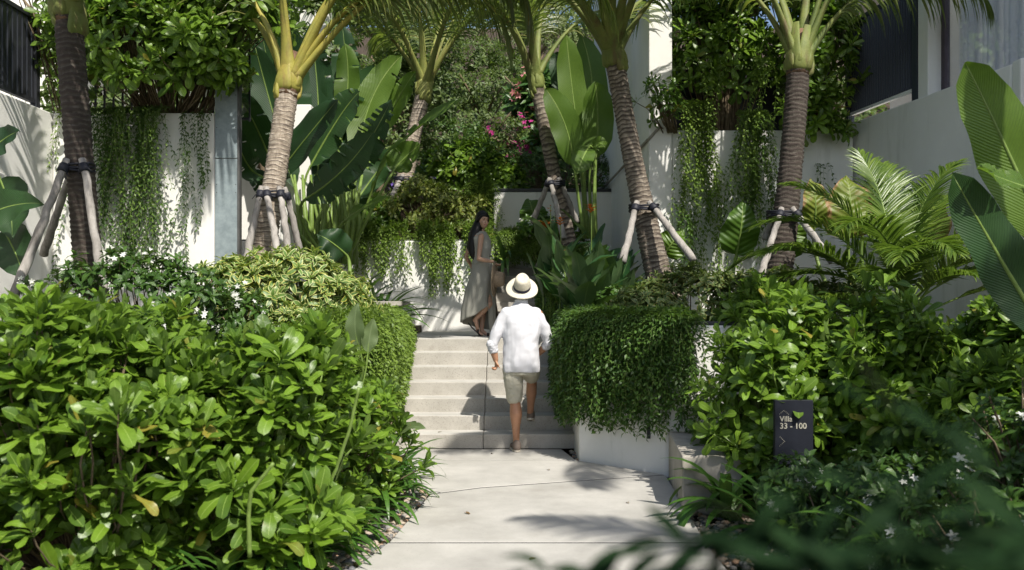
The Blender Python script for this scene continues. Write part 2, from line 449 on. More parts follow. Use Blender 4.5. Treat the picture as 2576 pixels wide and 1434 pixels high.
class Leaves:
    def __init__(s): s.b = []
    def add(s, kind, pos, dirs, ups, length, wide=1.0):
        pos = np.atleast_2d(pos); dirs = unit(np.atleast_2d(dirs)); ups = np.atleast_2d(ups)
        if len(pos) == 0: return
        x = unit(np.cross(dirs, ups)); z = np.cross(x, dirs)
        length = np.broadcast_to(np.asarray(length, float), (len(pos),))
        Mx = np.stack([x * wide, dirs, z], axis=2) * length[:, None, None]
        tp = RNG.integers(0, len(T[kind]), len(pos))
        for i in range(len(T[kind])):
            q = tp == i
            if q.any(): s.b.append((T[kind][i], Mx[q], pos[q]))
    def build(s, mat, parent, name='foliage', singles=0, single_name='leaf', cell=7):
        off = np.array(offset(parent))
        if singles:
            allp = np.concatenate([p + m[:, :, 1] * 0.5 for _, m, p in s.b])
            ln = np.concatenate([np.linalg.norm(m[:, :, 1], axis=1) for _, m, p in s.b])
            D = np.maximum(allp[:, 1], 0.3)
            px = CX + allp[:, 0] / D * F; py = HY - (allp[:, 2] - HC) / D * F
            ok = (px > 0) & (px < 1024) & (py > 0) & (py < 570)
            order = np.argsort(D)
            seen, pick = set(), []
            for i in order:
                if not ok[i]: continue
                c = (int(px[i] // cell), int(py[i] // cell))
                if c in seen: continue
                seen.add(c); pick.append(i)
            pick.sort(key=lambda i: -ln[i] / D[i])
            pk = np.zeros(len(allp), bool); pk[pick[:singles]] = True
        V, UV, R, Fq, n, base = [], [], [], [], 0, 0
        for tp, Mx, pos in s.b:
            k = len(pos)
            if singles:
                q = pk[base:base + k]; base += k
                for Mi, pi in zip(Mx[q], pos[q]):
                    me = tp['me'].get(mat.name)
                    if me is None:
                        me = quads_mesh(single_name, tp['v'], tp['uv'], np.zeros(len(tp['v'])), tp['f'], mat)
                        tp['me'][mat.name] = me
                    o = link(single_name, me, parent)
                    m4 = Matrix.Identity(4)
                    for r_ in range(3):
                        for c_ in range(3): m4[r_][c_] = Mi[r_, c_]
                        m4[r_][3] = pi[r_] - off[r_]
                    o.matrix_local = m4
                Mx, pos = Mx[~q], pos[~q]; k = len(pos)
                if k == 0: continue
            tv = tp['v']; nv = len(tv)
            V.append((np.einsum('nij,vj->nvi', Mx, tv) + pos[:, None, :] - off).reshape(-1, 3))
            UV.append(np.tile(tp['uv'], (k, 1)))
            R.append(np.repeat(RNG.random(k), nv))
            Fq.append((tp['f'][None] + (np.arange(k) * nv)[:, None, None] + n).reshape(-1, 4))
            n += k * nv
        if not V: return None
        me = quads_mesh(name, np.concatenate(V), np.concatenate(UV), np.concatenate(R), np.concatenate(Fq), mat)
        return link(name, me, parent, 'stuff')

def rosettes(lv, kind, pos, axis, n, L, spread=(12, 100), wide=1.0, pitch=0.05, jit=0.18):
    """n leaves in a spiral round every stem tip (arrays of tips and axes)"""
    m = len(pos)
    if m == 0: return
    axis = unit(axis + 0)
    ref = np.tile(np.array([[0.3, 0.2, 1.0]]), (m, 1)) + RNG.normal(0, .3, (m, 3))
    a = unit(np.cross(axis, ref)); b = np.cross(axis, a)
    ph = RNG.random(m) * 6.28
    Ls = L * RNG.uniform(.7, 1.12, m)
    for k in range(n):
        t = (k + .5) / n
        az = ph + k * 2.4 + RNG.normal(0, jit, m)
        th = np.radians(spread[0] + (spread[1] - spread[0]) * t ** .8) + RNG.normal(0, jit, m)
        rad = a * np.cos(az)[:, None] + b * np.sin(az)[:, None]
        d = axis * np.cos(th)[:, None] + rad * np.sin(th)[:, None]
        up = axis * np.sin(th)[:, None] - rad * np.cos(th)[:, None] + RNG.normal(0, .15, (m, 3))
        p = pos - axis * (t * pitch * n / 12.0)
        lv.add(kind, p, d, up, Ls * (.5 + .5 * min(1, t * 1.7)) * RNG.uniform(.85, 1.1, m), wide)

def blob_points(blobs, n, zmin=None, facing=True, inner=0.25, lump=0.12, up_bias=0.35, ysafe=None):
    """points and outward normals on the shell of a union of ellipsoids, thinned where the shells sink into each other"""
    Ps, Ns = [], []
    vols = np.array([r[0] * r[1] + r[1] * r[2] + r[0] * r[2] for _, r in blobs]); vols = vols / vols.sum()
    for (c, r), share in zip(blobs, vols):
        k = int(n * share * 2.2)
        d = unit(RNG.normal(0, 1, (k, 3)))
        d[:, 2] = np.where(d[:, 2] < -0.55, -d[:, 2], d[:, 2])
        if facing:
            drop = (d[:, 1] > 0.45) & (RNG.random(k) < .6)
            d[drop, 1] *= -1
        lum = 1 + lump * np.sin(d[:, 0] * 5 + c[0] * 3) * np.cos(d[:, 2] * 6 + c[1]) + RNG.normal(0, .075, k)
        depth = 1 - inner * RNG.random(k) ** 1.7
        p = np.array(c) + d * np.array(r) * (lum * depth)[:, None]
        nrm = unit(d / np.array(r))
        Ps.append(p); Ns.append(nrm)
    p = np.concatenate(Ps); nn = np.concatenate(Ns)
    keep = np.ones(len(p), bool)
    for c, r in blobs:
        q = (((p - np.array(c)) / np.array(r)) ** 2).sum(1)
        keep &= q > (1 - inner) ** 2 * .75
    if zmin is not None: keep &= p[:, 2] > zmin
    p, nn = p[keep], nn[keep]
    idx = RNG.permutation(len(p))[:n]
    ax = unit(nn[idx] + np.array([0, 0, up_bias]) + RNG.normal(0, .25, (len(idx), 3)))
    return p[idx], ax

def stems(parent, tips, axes, root, rad, mat, name='branches', every=1, sides=4, sag=0.0, spread=0.3):
    mb = MB()
    root = np.array(root, float)
    for i in range(0, len(tips), every):
        p, a = tips[i], axes[i]
        r0 = root + np.array([(p[0] - root[0]) * spread, (p[1] - root[1]) * spread, 0])
        L = np.linalg.norm(p - r0)
        c1 = p - a * L * .4
        pts = []
        for t in (0, .2, .4, .6, .8, 1):
            q = (1-t)**2 * r0 + 2*(1-t)*t * c1 + t*t * p
            pts.append(q + (RNG.normal(0, .012, 3) if 0 < t < 1 else 0))
        mb.tube(pts, [rad*1.6, rad*1.4, rad*1.2, rad, rad*.9, rad*.7], sides, cap=True, rnd=random.random())
    return mb.build(name, mat, parent, smooth=True, kind='stuff')
# ================================================================== THE SETTING
def struct(name, mb, mat, parent=None, bevel=0, smooth=False):
    o = mb.build(name, mat, parent, smooth=smooth, bevel=bevel)
    o['kind'] = 'structure'
    return o

# ground: one sheet with a terrace rise behind and a hillside
def ground_z(x, y):
    h = -0.06
    if x < -1.45 and y > 8.2: h = max(h, 1.18 * min(1, (y - 8.2) / 0.6))
    if x > 0.78 and y > 8.2 - 0.0: h = max(h, 1.22 * min(1, (y - 8.5) / 0.5))
    if y > 14.1 and x < -0.4: h = max(h, 2.45)
    if y > 16.6: h = max(h, 3.5 + (y - 16.6) * 0.10)
    if y > 20: h = 3.84 + (y - 20) * 0.42
    return min(h, 22)
mb = MB()
xs = [-160, -60, -30, -12, -8, -6, -4, -3, -2, -1.46, -1.44, -.9, -.45, -.41, 0, .76, .8, 1.5, 2.5, 4, 6, 8, 12, 30, 60, 160]
ys = [-60, -20, 0, 3, 6, 7.6, 8.2, 8.5, 8.8, 9.0, 10, 11, 12, 13, 14.05, 14.12, 15, 16.55, 16.62, 18, 20, 22, 25, 30, 40, 60, 90, 200]
V = [(x, y, ground_z(x, y) + (0.02 * noise.noise(Vector((x, y, 0))))) for y in ys for x in xs]
nx_ = len(xs)
mb.add(V, [(j*nx_+i, j*nx_+i+1, (j+1)*nx_+i+1, (j+1)*nx_+i) for j in range(len(ys)-1) for i in range(nx_-1)])
struct('ground', mb, M['soil'])

# garden path: cast slabs with open joints
path = thing('path', (0, 5, 0), kind='structure')
slabs = [
    [(-1.75, 1.0), (1.25, 1.0), (1.245, 5.53), (-.80, 5.53)],
    [(-.79, 5.56), (1.25, 5.56), (1.375, 7.70), (-.25, 7.17), (-.66, 6.92)],
    [(-.67, 6.96), (-.26, 7.21), (1.36, 7.735), (.72, 8.34), (.62, 8.44), (-1.15, 8.44)],
    [(-1.16, 8.465), (.62, 8.465), (.52, 9.06), (-1.24, 9.06)],
]
for p in slabs:
    MB().prism(p, -0.05, 0.0).build('slab', M['path'], path, bevel=0.005)
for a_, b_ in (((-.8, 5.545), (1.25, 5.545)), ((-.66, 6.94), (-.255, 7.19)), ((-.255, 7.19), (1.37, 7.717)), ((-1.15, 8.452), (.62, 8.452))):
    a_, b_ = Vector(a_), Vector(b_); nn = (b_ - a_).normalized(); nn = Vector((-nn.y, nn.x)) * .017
    MB().prism([tuple(a_ - nn), tuple(b_ - nn), tuple(b_ + nn), tuple(a_ + nn)], -.055, -.004).build('joint_dark_strip', M['cap'], path)  # dark strip stands in for the shade down in the open joint
# lower and upper flights of steps, each tread cast in two blocks
stairs = thing('stairs', (-.3, 9.07, 0), kind='structure')
R0, T0 = 0.155, 0.31
M['tread'] = surf_mat('smooth_tread', (0.40, 0.385, 0.355), (0.51, 0.495, 0.46), 3.0, 0.85, 160, 0.3, 0.003, speck=((0.25, 0.24, 0.22), 140, 0.66, 0.5), stain=((0.33, 0.31, 0.28), 1.6, (1, 1, 1), 0.56, 0.5))
def step(x0, x1, y0, y1, z0, z1, parent):
    o = MB().box(x0, x1, y0, y1, z0, z1).build('step', [M['step'], M['tread']], parent, bevel=0.010)
    o.data.polygons[1].material_index = 1
    return o
for k in range(7):
    y0 = 9.07 + T0 * k
    for xa, xb in ((-1.40, -0.3070), (-0.3025, 0.78)):
        step(xa, xb, y0, 13.9 if k == 6 else y0 + T0 + .018, 0.001 if k == 0 else R0*k - 0.05, R0*(k+1), stairs)
stairs2 = thing('stairs', (.2, 13.9, 1.085), kind='structure')
for k in range(7):
    y0 = 13.9 + .31 * k
    step(-.305, 1.2, y0, y0 + (.33 if k < 6 else 4), 1.085 + R0*k - .05 + (.001 if k == 0 else 0), 1.085 + R0*(k+1), stairs2)

def wall(name, pts, z0, z1, label, mat=M['stucco'], bevel=0.015):
    w = thing(name, (pts[0][0], pts[0][1], z0), label, 'wall', kind='structure')
    MB().prism(pts, z0, z1).build('wall_face', mat, w, bevel=bevel)
    return w
def cap(w, pts, z0, z1, mat=M['cap']):
    MB().prism(pts, z0, z1).build('coping', mat, w, bevel=0.006)

# back wall of the landing, its left continuation
w = wall('planter_wall', [(-5.2, 13.9), (-.315, 13.9), (-.315, 14.15), (-5.2, 14.15)], 1.0, 2.54, 'white planter wall with trailing vines behind the stair landing')
cap(w, [(-5.2, 13.93), (-.33, 13.93), (-.33, 14.12), (-5.2, 14.12)], 2.54, 2.565)
w = wall('stair_side_wall', [(-.56, 14.152), (-.315, 14.152), (-.315, 16.5), (-.56, 16.5)], 1.0, 2.54, 'white wall running up beside the upper steps')
# low wall left of the landing with a stone slab on top
w = wall('low_wall', [(-1.62, 10.95), (-1.46, 10.95), (-1.55, 13.895), (-1.72, 13.895)], 1.0, 1.50, 'low white wall with a dark stone slab on top at the left of the landing')
cap(w, [(-1.80, 11.0), (-1.42, 11.0), (-1.47, 12.4), (-1.85, 12.4)], 1.502, 1.56, M['block'])
# left stair wall (mostly hidden)
wall('stair_wall', [(-1.62, 8.35), (-1.41, 8.35), (-1.41, 10.94), (-1.62, 10.94)], -.05, 1.22, 'low white wall under the small-leaved vines left of the lower steps')
wall('bed_wall', [(-7, 8.35), (-1.63, 8.35), (-1.63, 8.55), (-7, 8.55)], -.05, 1.16, 'low white retaining wall behind the left front hedge')
# upper planter with black edge
w = wall('upper_planter_wall', [(-.345, 16.3), (2.6, 16.3), (2.6, 16.5), (-.345, 16.5)], 2.0, 3.64, 'white upper planter wall with a black metal edge above the top steps')
cap(w, [(-.36, 16.285), (2.6, 16.285), (2.6, 16.5), (-.36, 16.5)], 3.642, 3.70, M['blackmetal'])
MB().box(-.35, 1.3, 16.24, 16.298, 2.0, 2.70).build('plinth', M['stucco'], w, bevel=.01)
MB().box(-.08, .06, 15.7, 16.2, 2.17, 2.42).build('side_block', M['step'], w, bevel=.01)
# right front planter: angled face, black edge, side along the stairs
w = wall('front_planter_wall', [(.66, 8.44), (1.385, 7.76), (2.3, 7.62), (2.3, 7.82), (1.46, 7.94), (.86, 8.52), (.86, 12.0), (.66, 12.0)], -.04, 1.34, 'angled white planter wall under the hanging hedge right of the steps')
cap(w, [(.70, 8.43), (1.40, 7.775), (2.28, 7.64), (2.28, 7.80), (1.47, 7.92), (.84, 8.50), (.84, 11.9), (.70, 11.9)], 1.342, 1.375, M['blackmetal'])
MB().box(1.235, 1.265, 7.86, 7.885, .30, .42).build('step_light_housing', M['blackmetal'], w)
# low concrete bench block
blk = MB().prism([(1.27, 6.42), (1.72, 6.42), (1.86, 7.60), (1.395, 7.66)], -.05, .40).build('concrete_block', M['block'], None, bevel=.012)
tag(blk, 'low rough concrete block at the foot of the planter wall', 'block')

# left rear retaining wall and its return
w = wall('retaining_wall', [(-5.66, 10.6), (-3.67, 10.6), (-3.67, 10.85), (-5.66, 10.85)], 1.0, 3.88, 'tall white retaining wall behind the left palm, draped with vines')
w = wall('side_wall', [(-6.1, 2.0), (-5.70, 2.0), (-5.668, 10.85), (-6.1, 10.85)], -.05, 3.88, 'white side wall at the left edge below the black railing')
MB().box(-5.69, -5.66, 8.3, 9.6, 2.55, 2.98).build('access_panel', M['stucco'], w, bevel=.006)
MB().box(-5.668, -5.654, 8.5, 9.4, 2.77, 2.785).build('panel_slot', M['cap'], w)
pn = thing('wall_panel', (-3.5, 10.62, 1.3), 'blue-grey sheet metal panel between the vine wall and the banana clump', 'panel')
MB().box(-3.662, -3.385, 10.60, 10.66, 1.0, 3.315).build('sheet', M['greypanel'], pn, bevel=.003)
MB().box(-3.662, -3.385, 10.60, 10.66, 3.325, 4.6).build('sheet', M['greypanel'], pn, bevel=.003)
MB().box(-3.38, -3.355, 10.585, 10.68, 1.0, 4.6).build('edge_strip', M['cap'], pn)
for zz in (1.9, 2.9, 3.0, 3.7, 4.1):
    for xx in (-3.64, -3.405):
        MB().ellipsoid((xx, 10.598, zz), (.006, .004, .006), 6, 4).build('screw', M['cap'], pn)
wall('far_left_wall', [(-3.345, 12.4), (-2.9, 12.4), (-2.9, 12.6), (-3.345, 12.6)], 1.0, 4.4, 'narrow white wall between the metal panel and the banana clump')
wall('villa_wall', [(-14, 15.0), (-3.2, 15.0), (-3.2, 15.3), (-14, 15.3)], 2.4, 9.0, 'pale villa wall glimpsed through the shrubs at upper left')
wall('left_house_wall', [(-9.5, 8), (-9.2, 8), (-9.2, 15), (-9.5, 15)], 2.4, 9.0, 'pale house side wall behind the railing at upper left')

# building corner, retaining wall and side wall on the right
w = wall('building_corner', [(1.91, 12.0), (2.235, 12.0), (2.235, 12.4), (2.30, 12.4), (2.30, 19.5), (1.86, 19.5)], 1.0, 9.0, 'tall white building corner behind the middle right palm')
rail = MB()
rail.tube([P(1512, 484, 17.6) + Vector((-.03, 0, 0)), P(1631, 352, 12.02) + Vector((-.012, 0, 0))], .022, 6)
rail.tube([(1.90, 11.985, P(1631, 352, 12).z), (2.06, 11.985, P(1631, 352, 12).z + .18)], .02, 6)
o = rail.build('flashing_strip', M['block'], w, smooth=True)
w = wall('retaining_wall', [(2.24, 12.02), (4.77, 12.02), (4.77, 12.3), (2.24, 12.3)], 1.0, 3.95, 'white retaining wall with trailing vines between the two right palms')
w = wall('side_wall', [(4.775, 12.3), (5.30, 9.14), (5.55, 9.14), (5.05, 12.3)], -.05, 4.08, 'large shaded white side wall at the right below the slatted fence')
MB().box(4.60, 4.76, 12.005, 12.02, 2.63, 2.9).build('access_panel', M['stucco'], w)
MB().box(5.31, 6.4, 8.98, 9.135, -.05, 4.10).build('end_pier', M['stucco'], w, bevel=.015)

# slatted railings ------------------------------------------------------
fl = thing('railing', (-5.85, 9, 3.88), 'black vertical-slat railing on top of the left side wall', 'railing')
MB().box(-5.88, -5.82, 5, 10.5, 3.98, 4.03).build('rail', M['blackmetal'], fl)
MB().box(-5.88, -5.82, 5, 10.5, 5.0, 5.05).build('rail', M['blackmetal'], fl)
y = 7.2
me = None
while y < 10.5:
    mb = MB(); mb.box(-.012, .012, -.035, .035, 0, 1.0)
    if me is None:
        o = mb.build('slat', M['blackmetal'], None); me = o.data; o.parent = fl
    else: o = link('slat', me, fl)
    o.location = (0.0, y - 9, .1 + .02)
    y += .10
for yy in (5.1, 7.1, 10.55):
    MB().box(-5.89, -5.81, yy - .04, yy + .04, 3.88, 5.08).build('post', M['blackmetal'], fl)
fb = thing('railing', (-4.7, 11.2, 3.88), 'thin black bar railing behind the big shrub on the left wall', 'railing')
MB().box(-5.7, -3.4, 11.19, 11.21, 3.92, 3.95).build('rail', M['blackmetal'], fb)
MB().box(-5.7, -3.4, 11.19, 11.21, 5.2, 5.23).build('rail', M['blackmetal'], fb)
me = None
for i in range(20):
    if me is None:
        o = MB().box(-.011, .011, -.011, .011, 0, 1.3).build('bar', M['blackmetal'], None); me = o.data; o.parent = fb
    else: o = link('bar', me, fb)
    o.location = (-5.66 + i * .118 + 4.7, 0, .02)
# right: navy louvred fence standing on the side wall
dirw = (Vector((4.775, 12.3, 0)) - Vector((5.30, 9.14, 0))).normalized()
def onwall(s, inset=.10):       # s metres from the near end of the side wall
    p = Vector((5.30, 9.14, 0)) + dirw * s
    return p + Vector((dirw.y, -dirw.x, 0)) * inset
fr = thing('slatted_fence', tuple(onwall(1.9)) , 'navy vertical-slat fence panel on the right side wall', 'fence')
fr.location.z = 4.1
ang = math.atan2(dirw.y, dirw.x)
def obox(name, s0, s1, n0, n1, z0, z1, mat, parent, bevel=0):
    pts = [onwall(s0, n0), onwall(s0, n1), onwall(s1, n1), onwall(s1, n0)]
    return MB().prism([(p.x, p.y) for p in pts], z0, z1).build(name, mat, parent, bevel=bevel)
obox('post', 1.62, 1.72, .02, .12, 4.081, 5.62, M['navymetal'], fr)
obox('post', 3.18, 3.26, .02, .12, 4.081, 5.62, M['navymetal'], fr)
obox('rail', 1.72, 3.18, .05, .10, 5.50, 5.56, M['navymetal'], fr)
obox('rail', 1.72, 3.18, .05, .10, 4.21, 4.25, M['curtain'], fr)
obox('backing', 1.72, 3.18, .125, .135, 4.26, 5.50, M['blackmetal'], fr)
s = 1.745; me = None
while s < 3.17:
    if me is None:
        o = MB().box(-.016, .016, -.03, .03, 0, 1.235).build('slat', M['navymetal'], None); me = o.data; o.parent = fr
    else: o = link('slat', me, fr)
    p = onwall(s, .075)
    o.location = (p.x - fr.location.x, p.y - fr.location.y, 4.256 - 4.1)
    o.rotation_euler[2] = ang + math.radians(62)
    s += .052
# right villa: pier, window with curtain
hs = thing('villa', (6.4, 10.5, 3.5), 'white villa corner with a curtained window at upper right', 'house')
obox('wall', 1.42, 1.612, .03, .30, 3.4, 9.0, M['stucco'], hs, .01)
obox('lintel', 1.72, 4.4, .35, .8, 5.9, 9.0, M['stucco'], hs, .01)
obox('wall', 1.61, 4.6, 1.6, 1.8, 3.4, 9.0, M['stucco'], hs)
win = obox('window_frame', 1.35, 1.415, .21, .28, 3.4, 9.0, plain('brown_window_frame', (.06, .045, .06), .4), hs)
m, nt, b, L = new_mat('window_glass')
gl = nt.nodes.new('ShaderNodeBsdfGlossy'); gl.inputs['Roughness'].default_value = .02
tr = nt.nodes.new('ShaderNodeBsdfTransparent'); tr.inputs['Color'].default_value = (.90, .93, .95, 1)
mx = nt.nodes.new('ShaderNodeMixShader'); mx.inputs[0].default_value = .16; L(tr.outputs[0], mx.inputs[1]); L(gl.outputs[0], mx.inputs[2])
L(mx.outputs[0], nt.nodes['Material Output'].inputs['Surface'])
M['glass'] = m
p0, p1 = onwall(1.345, .25), onwall(-2.4, .25)
g = MB(); g.prism([(p1.x, p1.y), (p1.x + .006, p1.y), (p0.x + .006, p0.y), (p0.x, p0.y)], 3.42, 8.9)
g.build('window_pane', M['glass'], hs)
cv, cf = [], []
n = 150
for i in range(n + 1):
    s = 1.34 - 3.7 * i / n
    q = onwall(s, .40 + .035 * math.sin(i * 1.35) + .02 * math.sin(i * .47))
    cv += [(q.x, q.y, 3.4), (q.x, q.y, 8.9)]
cf = [(2*i, 2*i+2, 2*i+3, 2*i+1) for i in range(n)]
m, nt, b, L = new_mat('translucent_curtain')
b.inputs['Base Color'].default_value = (.82, .82, .82, 1); b.inputs['Roughness'].default_value = .9
tl = nt.nodes.new('ShaderNodeBsdfTranslucent'); tl.inputs['Color'].default_value = (.82, .83, .85, 1)
mx = nt.nodes.new('ShaderNodeMixShader'); mx.inputs[0].default_value = .5
L(b.outputs[0], mx.inputs[1]); L(tl.outputs[0], mx.inputs[2]); L(mx.outputs[0], nt.nodes['Material Output'].inputs['Surface'])
mb = MB(); mb.add(cv, cf); mb.build('curtain', m, hs, smooth=True)
obox('room_wall', -2.6, 1.1, 2.9, 3.0, 3.0, 5.2, M['stucco'], hs)

wall('stair_side_wall', [(.66, 12.01), (.84, 12.01), (.84, 16.2), (.66, 16.2)], 1.0, 2.02, 'low white wall on the right of the upper steps')
# pebble margin along the left path edge ---------------------------------
def pebbles(name, pts, label, rr=(.012, .032)):
    mb = MB()
    ico = bmesh.new(); bmesh.ops.create_icosphere(ico, subdivisions=1, radius=1)
    iv = np.array([v.co[:] for v in ico.verts]); fi = [tuple(v.index for v in f.verts) for f in ico.faces]; ico.free()
    for (x, y) in pts:
        r = random.uniform(*rr)
        sc = np.array([r * random.uniform(.9, 1.4), r * random.uniform(.8, 1.1), r * random.uniform(.45, .7)])
        a = random.random() * 6.28
        v = iv * (1 + RNG.normal(0, .06, (len(iv), 1))) * sc
        ca, sa = math.cos(a), math.sin(a)
        v = np.stack([v[:, 0]*ca - v[:, 1]*sa, v[:, 0]*sa + v[:, 1]*ca, v[:, 2] + random.uniform(-.2, .5) * r], 1)
        mb.add(v + np.array([x, y, -.03]), fi, rnd=random.random())
    m = bpy.data.materials.get('pebble')
    if m is None:
        m, nt, b, L = new_mat('pebble')
        at = nt.nodes.new('ShaderNodeAttribute'); at.attribute_name = 'rnd'
        c = ramp(nt, at.outputs['Fac'], [(0, (.07, .08, .10)), (.3, (.20, .20, .20)), (.5, (.42, .34, .26)), (.75, (.50, .42, .33)), (.97, (.38, .22, .13))])
        L(mixc(nt, mathn(nt, 'MULTIPLY', noise_tex(nt, 60, 3), .4), c, (.2, .18, .16)), b.inputs['Base Color']); b.inputs['Roughness'].default_value = .6
    return tag(mb.build(name, m, None, smooth=True, kind='stuff'), label, 'pebbles')
def edge_x(y): return float(np.interp(y, [1, 5.55, 6.95, 9], [-1.75, -.80, -.67, -1.2]))
pts = []
for _ in range(2600):
    y = random.uniform(3.8, 8.3); d = random.random() ** 1.2 * .42
    pts.append((edge_x(y) - .02 - d, y))
pebbles('pebbles', pts, 'grey and tan river pebbles along the left edge of the path', (.014, .034))
pts = [(random.uniform(1.26, 1.75), random.uniform(4.2, 6.4)) for _ in range(700)] + [(random.uniform(.62, .68) + .0, random.uniform(8.5, 9.05)) for _ in range(60)]
pebbles('pebbles', pts, 'dark river pebbles along the right edge of the path')
mb = MB()
yy = [3.8 + .25 * i for i in range(12)]
mb.tube([(edge_x(y) - .44 + .01 * math.sin(y * 9), y, .005) for y in yy], .028, 4, flat=.15, side=(0, 0, 1))
tag(mb.build('edging_strip', M['blackmetal'], None), 'black plastic edging strip between the pebbles and the left bed', 'edging')
# ================================================================== PALMS
def frond(parent, origin, az, el, L, droop, ll, kind_mat, gold, n=64, ldroop=1.0, wid=.036, twist=0.0, ang=50, seg=5, pet_r=.058, start=.24, curl=0.0):
    """a pinnate frond: rachis curve, drooping leaflets on both sides"""
    o = np.array(origin, float)
    S = 40
    pts, tan = [o.copy()], []
    e = el; a = az
    for i in range(S):
        t = i / S
        e_ = el - droop * t ** 1.7
        a_ = az + curl * t
        d = np.array([math.cos(e_) * math.cos(a_), math.cos(e_) * math.sin(a_), math.sin(e_)])
        tan.append(d); pts.append(pts[-1] + d * L / S)
    tan.append(tan[-1]); pts = np.array(pts); tan = np.array(tan)
    mb = MB()
    rad = [pet_r * (1 - .88 * (i / S) ** .7) * (1 + .9 * math.exp(-i / S * L / .28)) + .004 for i in range(S + 1)]
    sd = np.cross(tan[0], [0, 0, 1.0])
    mb.tube(pts, rad, 7, flat=.6, side=sd)
    fr_ = mb.build('frond', gold, parent, smooth=True)
    # leaflets
    side0 = unit(np.cross(tan, np.array([0, 0, 1.0])))
    upv = np.cross(side0, tan)
    ts = np.linspace(start, .995, n)
    V, UV, R, Fq = [], [], [], []
    base = 0
    for sg in (-1, 1):
        tt = np.clip(ts + RNG.normal(0, .003, n), 0, 1)
        f_ = tt * S; i0 = np.minimum(f_.astype(int), S - 1); fr = (f_ - i0)[:, None]
        p = pts[i0] * (1 - fr) + pts[i0 + 1] * fr
        tg = tan[i0]; sdv = side0[i0] * sg; up = upv[i0]
        A = np.radians(ang * (1 - .45 * tt)) + RNG.normal(0, .07, n)
        tw = twist + RNG.normal(0, .06, n)
        d = tg * np.cos(A)[:, None] + (sdv * np.cos(tw)[:, None] + up * np.sin(tw)[:, None]) * np.sin(A)[:, None]
        ln = ll * np.interp(tt, [start, start + .12, .6, .9, 1], [.55, .9, 1, .6, .3]) * RNG.uniform(.88, 1.1, n)
        g = ldroop * RNG.uniform(.7, 1.3, n)
        cur = p.copy(); dd = d.copy()
        rr = RNG.random(n)
        cols = []
        for s in range(seg + 1):
            t = s / seg
            w = wid * np.interp(t, [0, .15, .6, 1], [.5, 1, .8, .05]) / 2
            wv = unit(np.cross(dd, up)) * w
            fo = up * w * .5
            cols.append((cur - wv + fo, cur, cur + wv + fo))
            dd = unit(dd + np.array([0, 0, -1.0]) * (g * (t + .25) * 1.1 / seg * 1.6)[:, None])
            cur = cur + dd * (ln / seg)[:, None]
        arr = np.stack([np.stack(c, 1) for c in cols], 1)       # n, seg+1, 3, 3
        V.append(arr.reshape(-1, 3))
        u = np.tile(np.array([[0, .5, 1.0]]), (seg + 1, 1)); v = np.tile(np.linspace(0, 1, seg + 1)[:, None], (1, 3))
        UV.append(np.tile(np.stack([u, v], 2).reshape(-1, 2), (n, 1)))
        R.append(np.repeat(rr, (seg + 1) * 3))
        q = np.array([(s*3+j, s*3+j+1, (s+1)*3+j+1, (s+1)*3+j) for s in range(seg) for j in range(2)])
        Fq.append((q[None] + (np.arange(n) * (seg + 1) * 3)[:, None, None]).reshape(-1, 4) + base)
        base += n * (seg + 1) * 3
    me = quads_mesh('leaflets', np.concatenate(V) - np.array(offset(fr_)), np.concatenate(UV), np.concatenate(R), np.concatenate(Fq), kind_mat)
    link('leaflets', me, fr_, 'stuff')
    return fr_

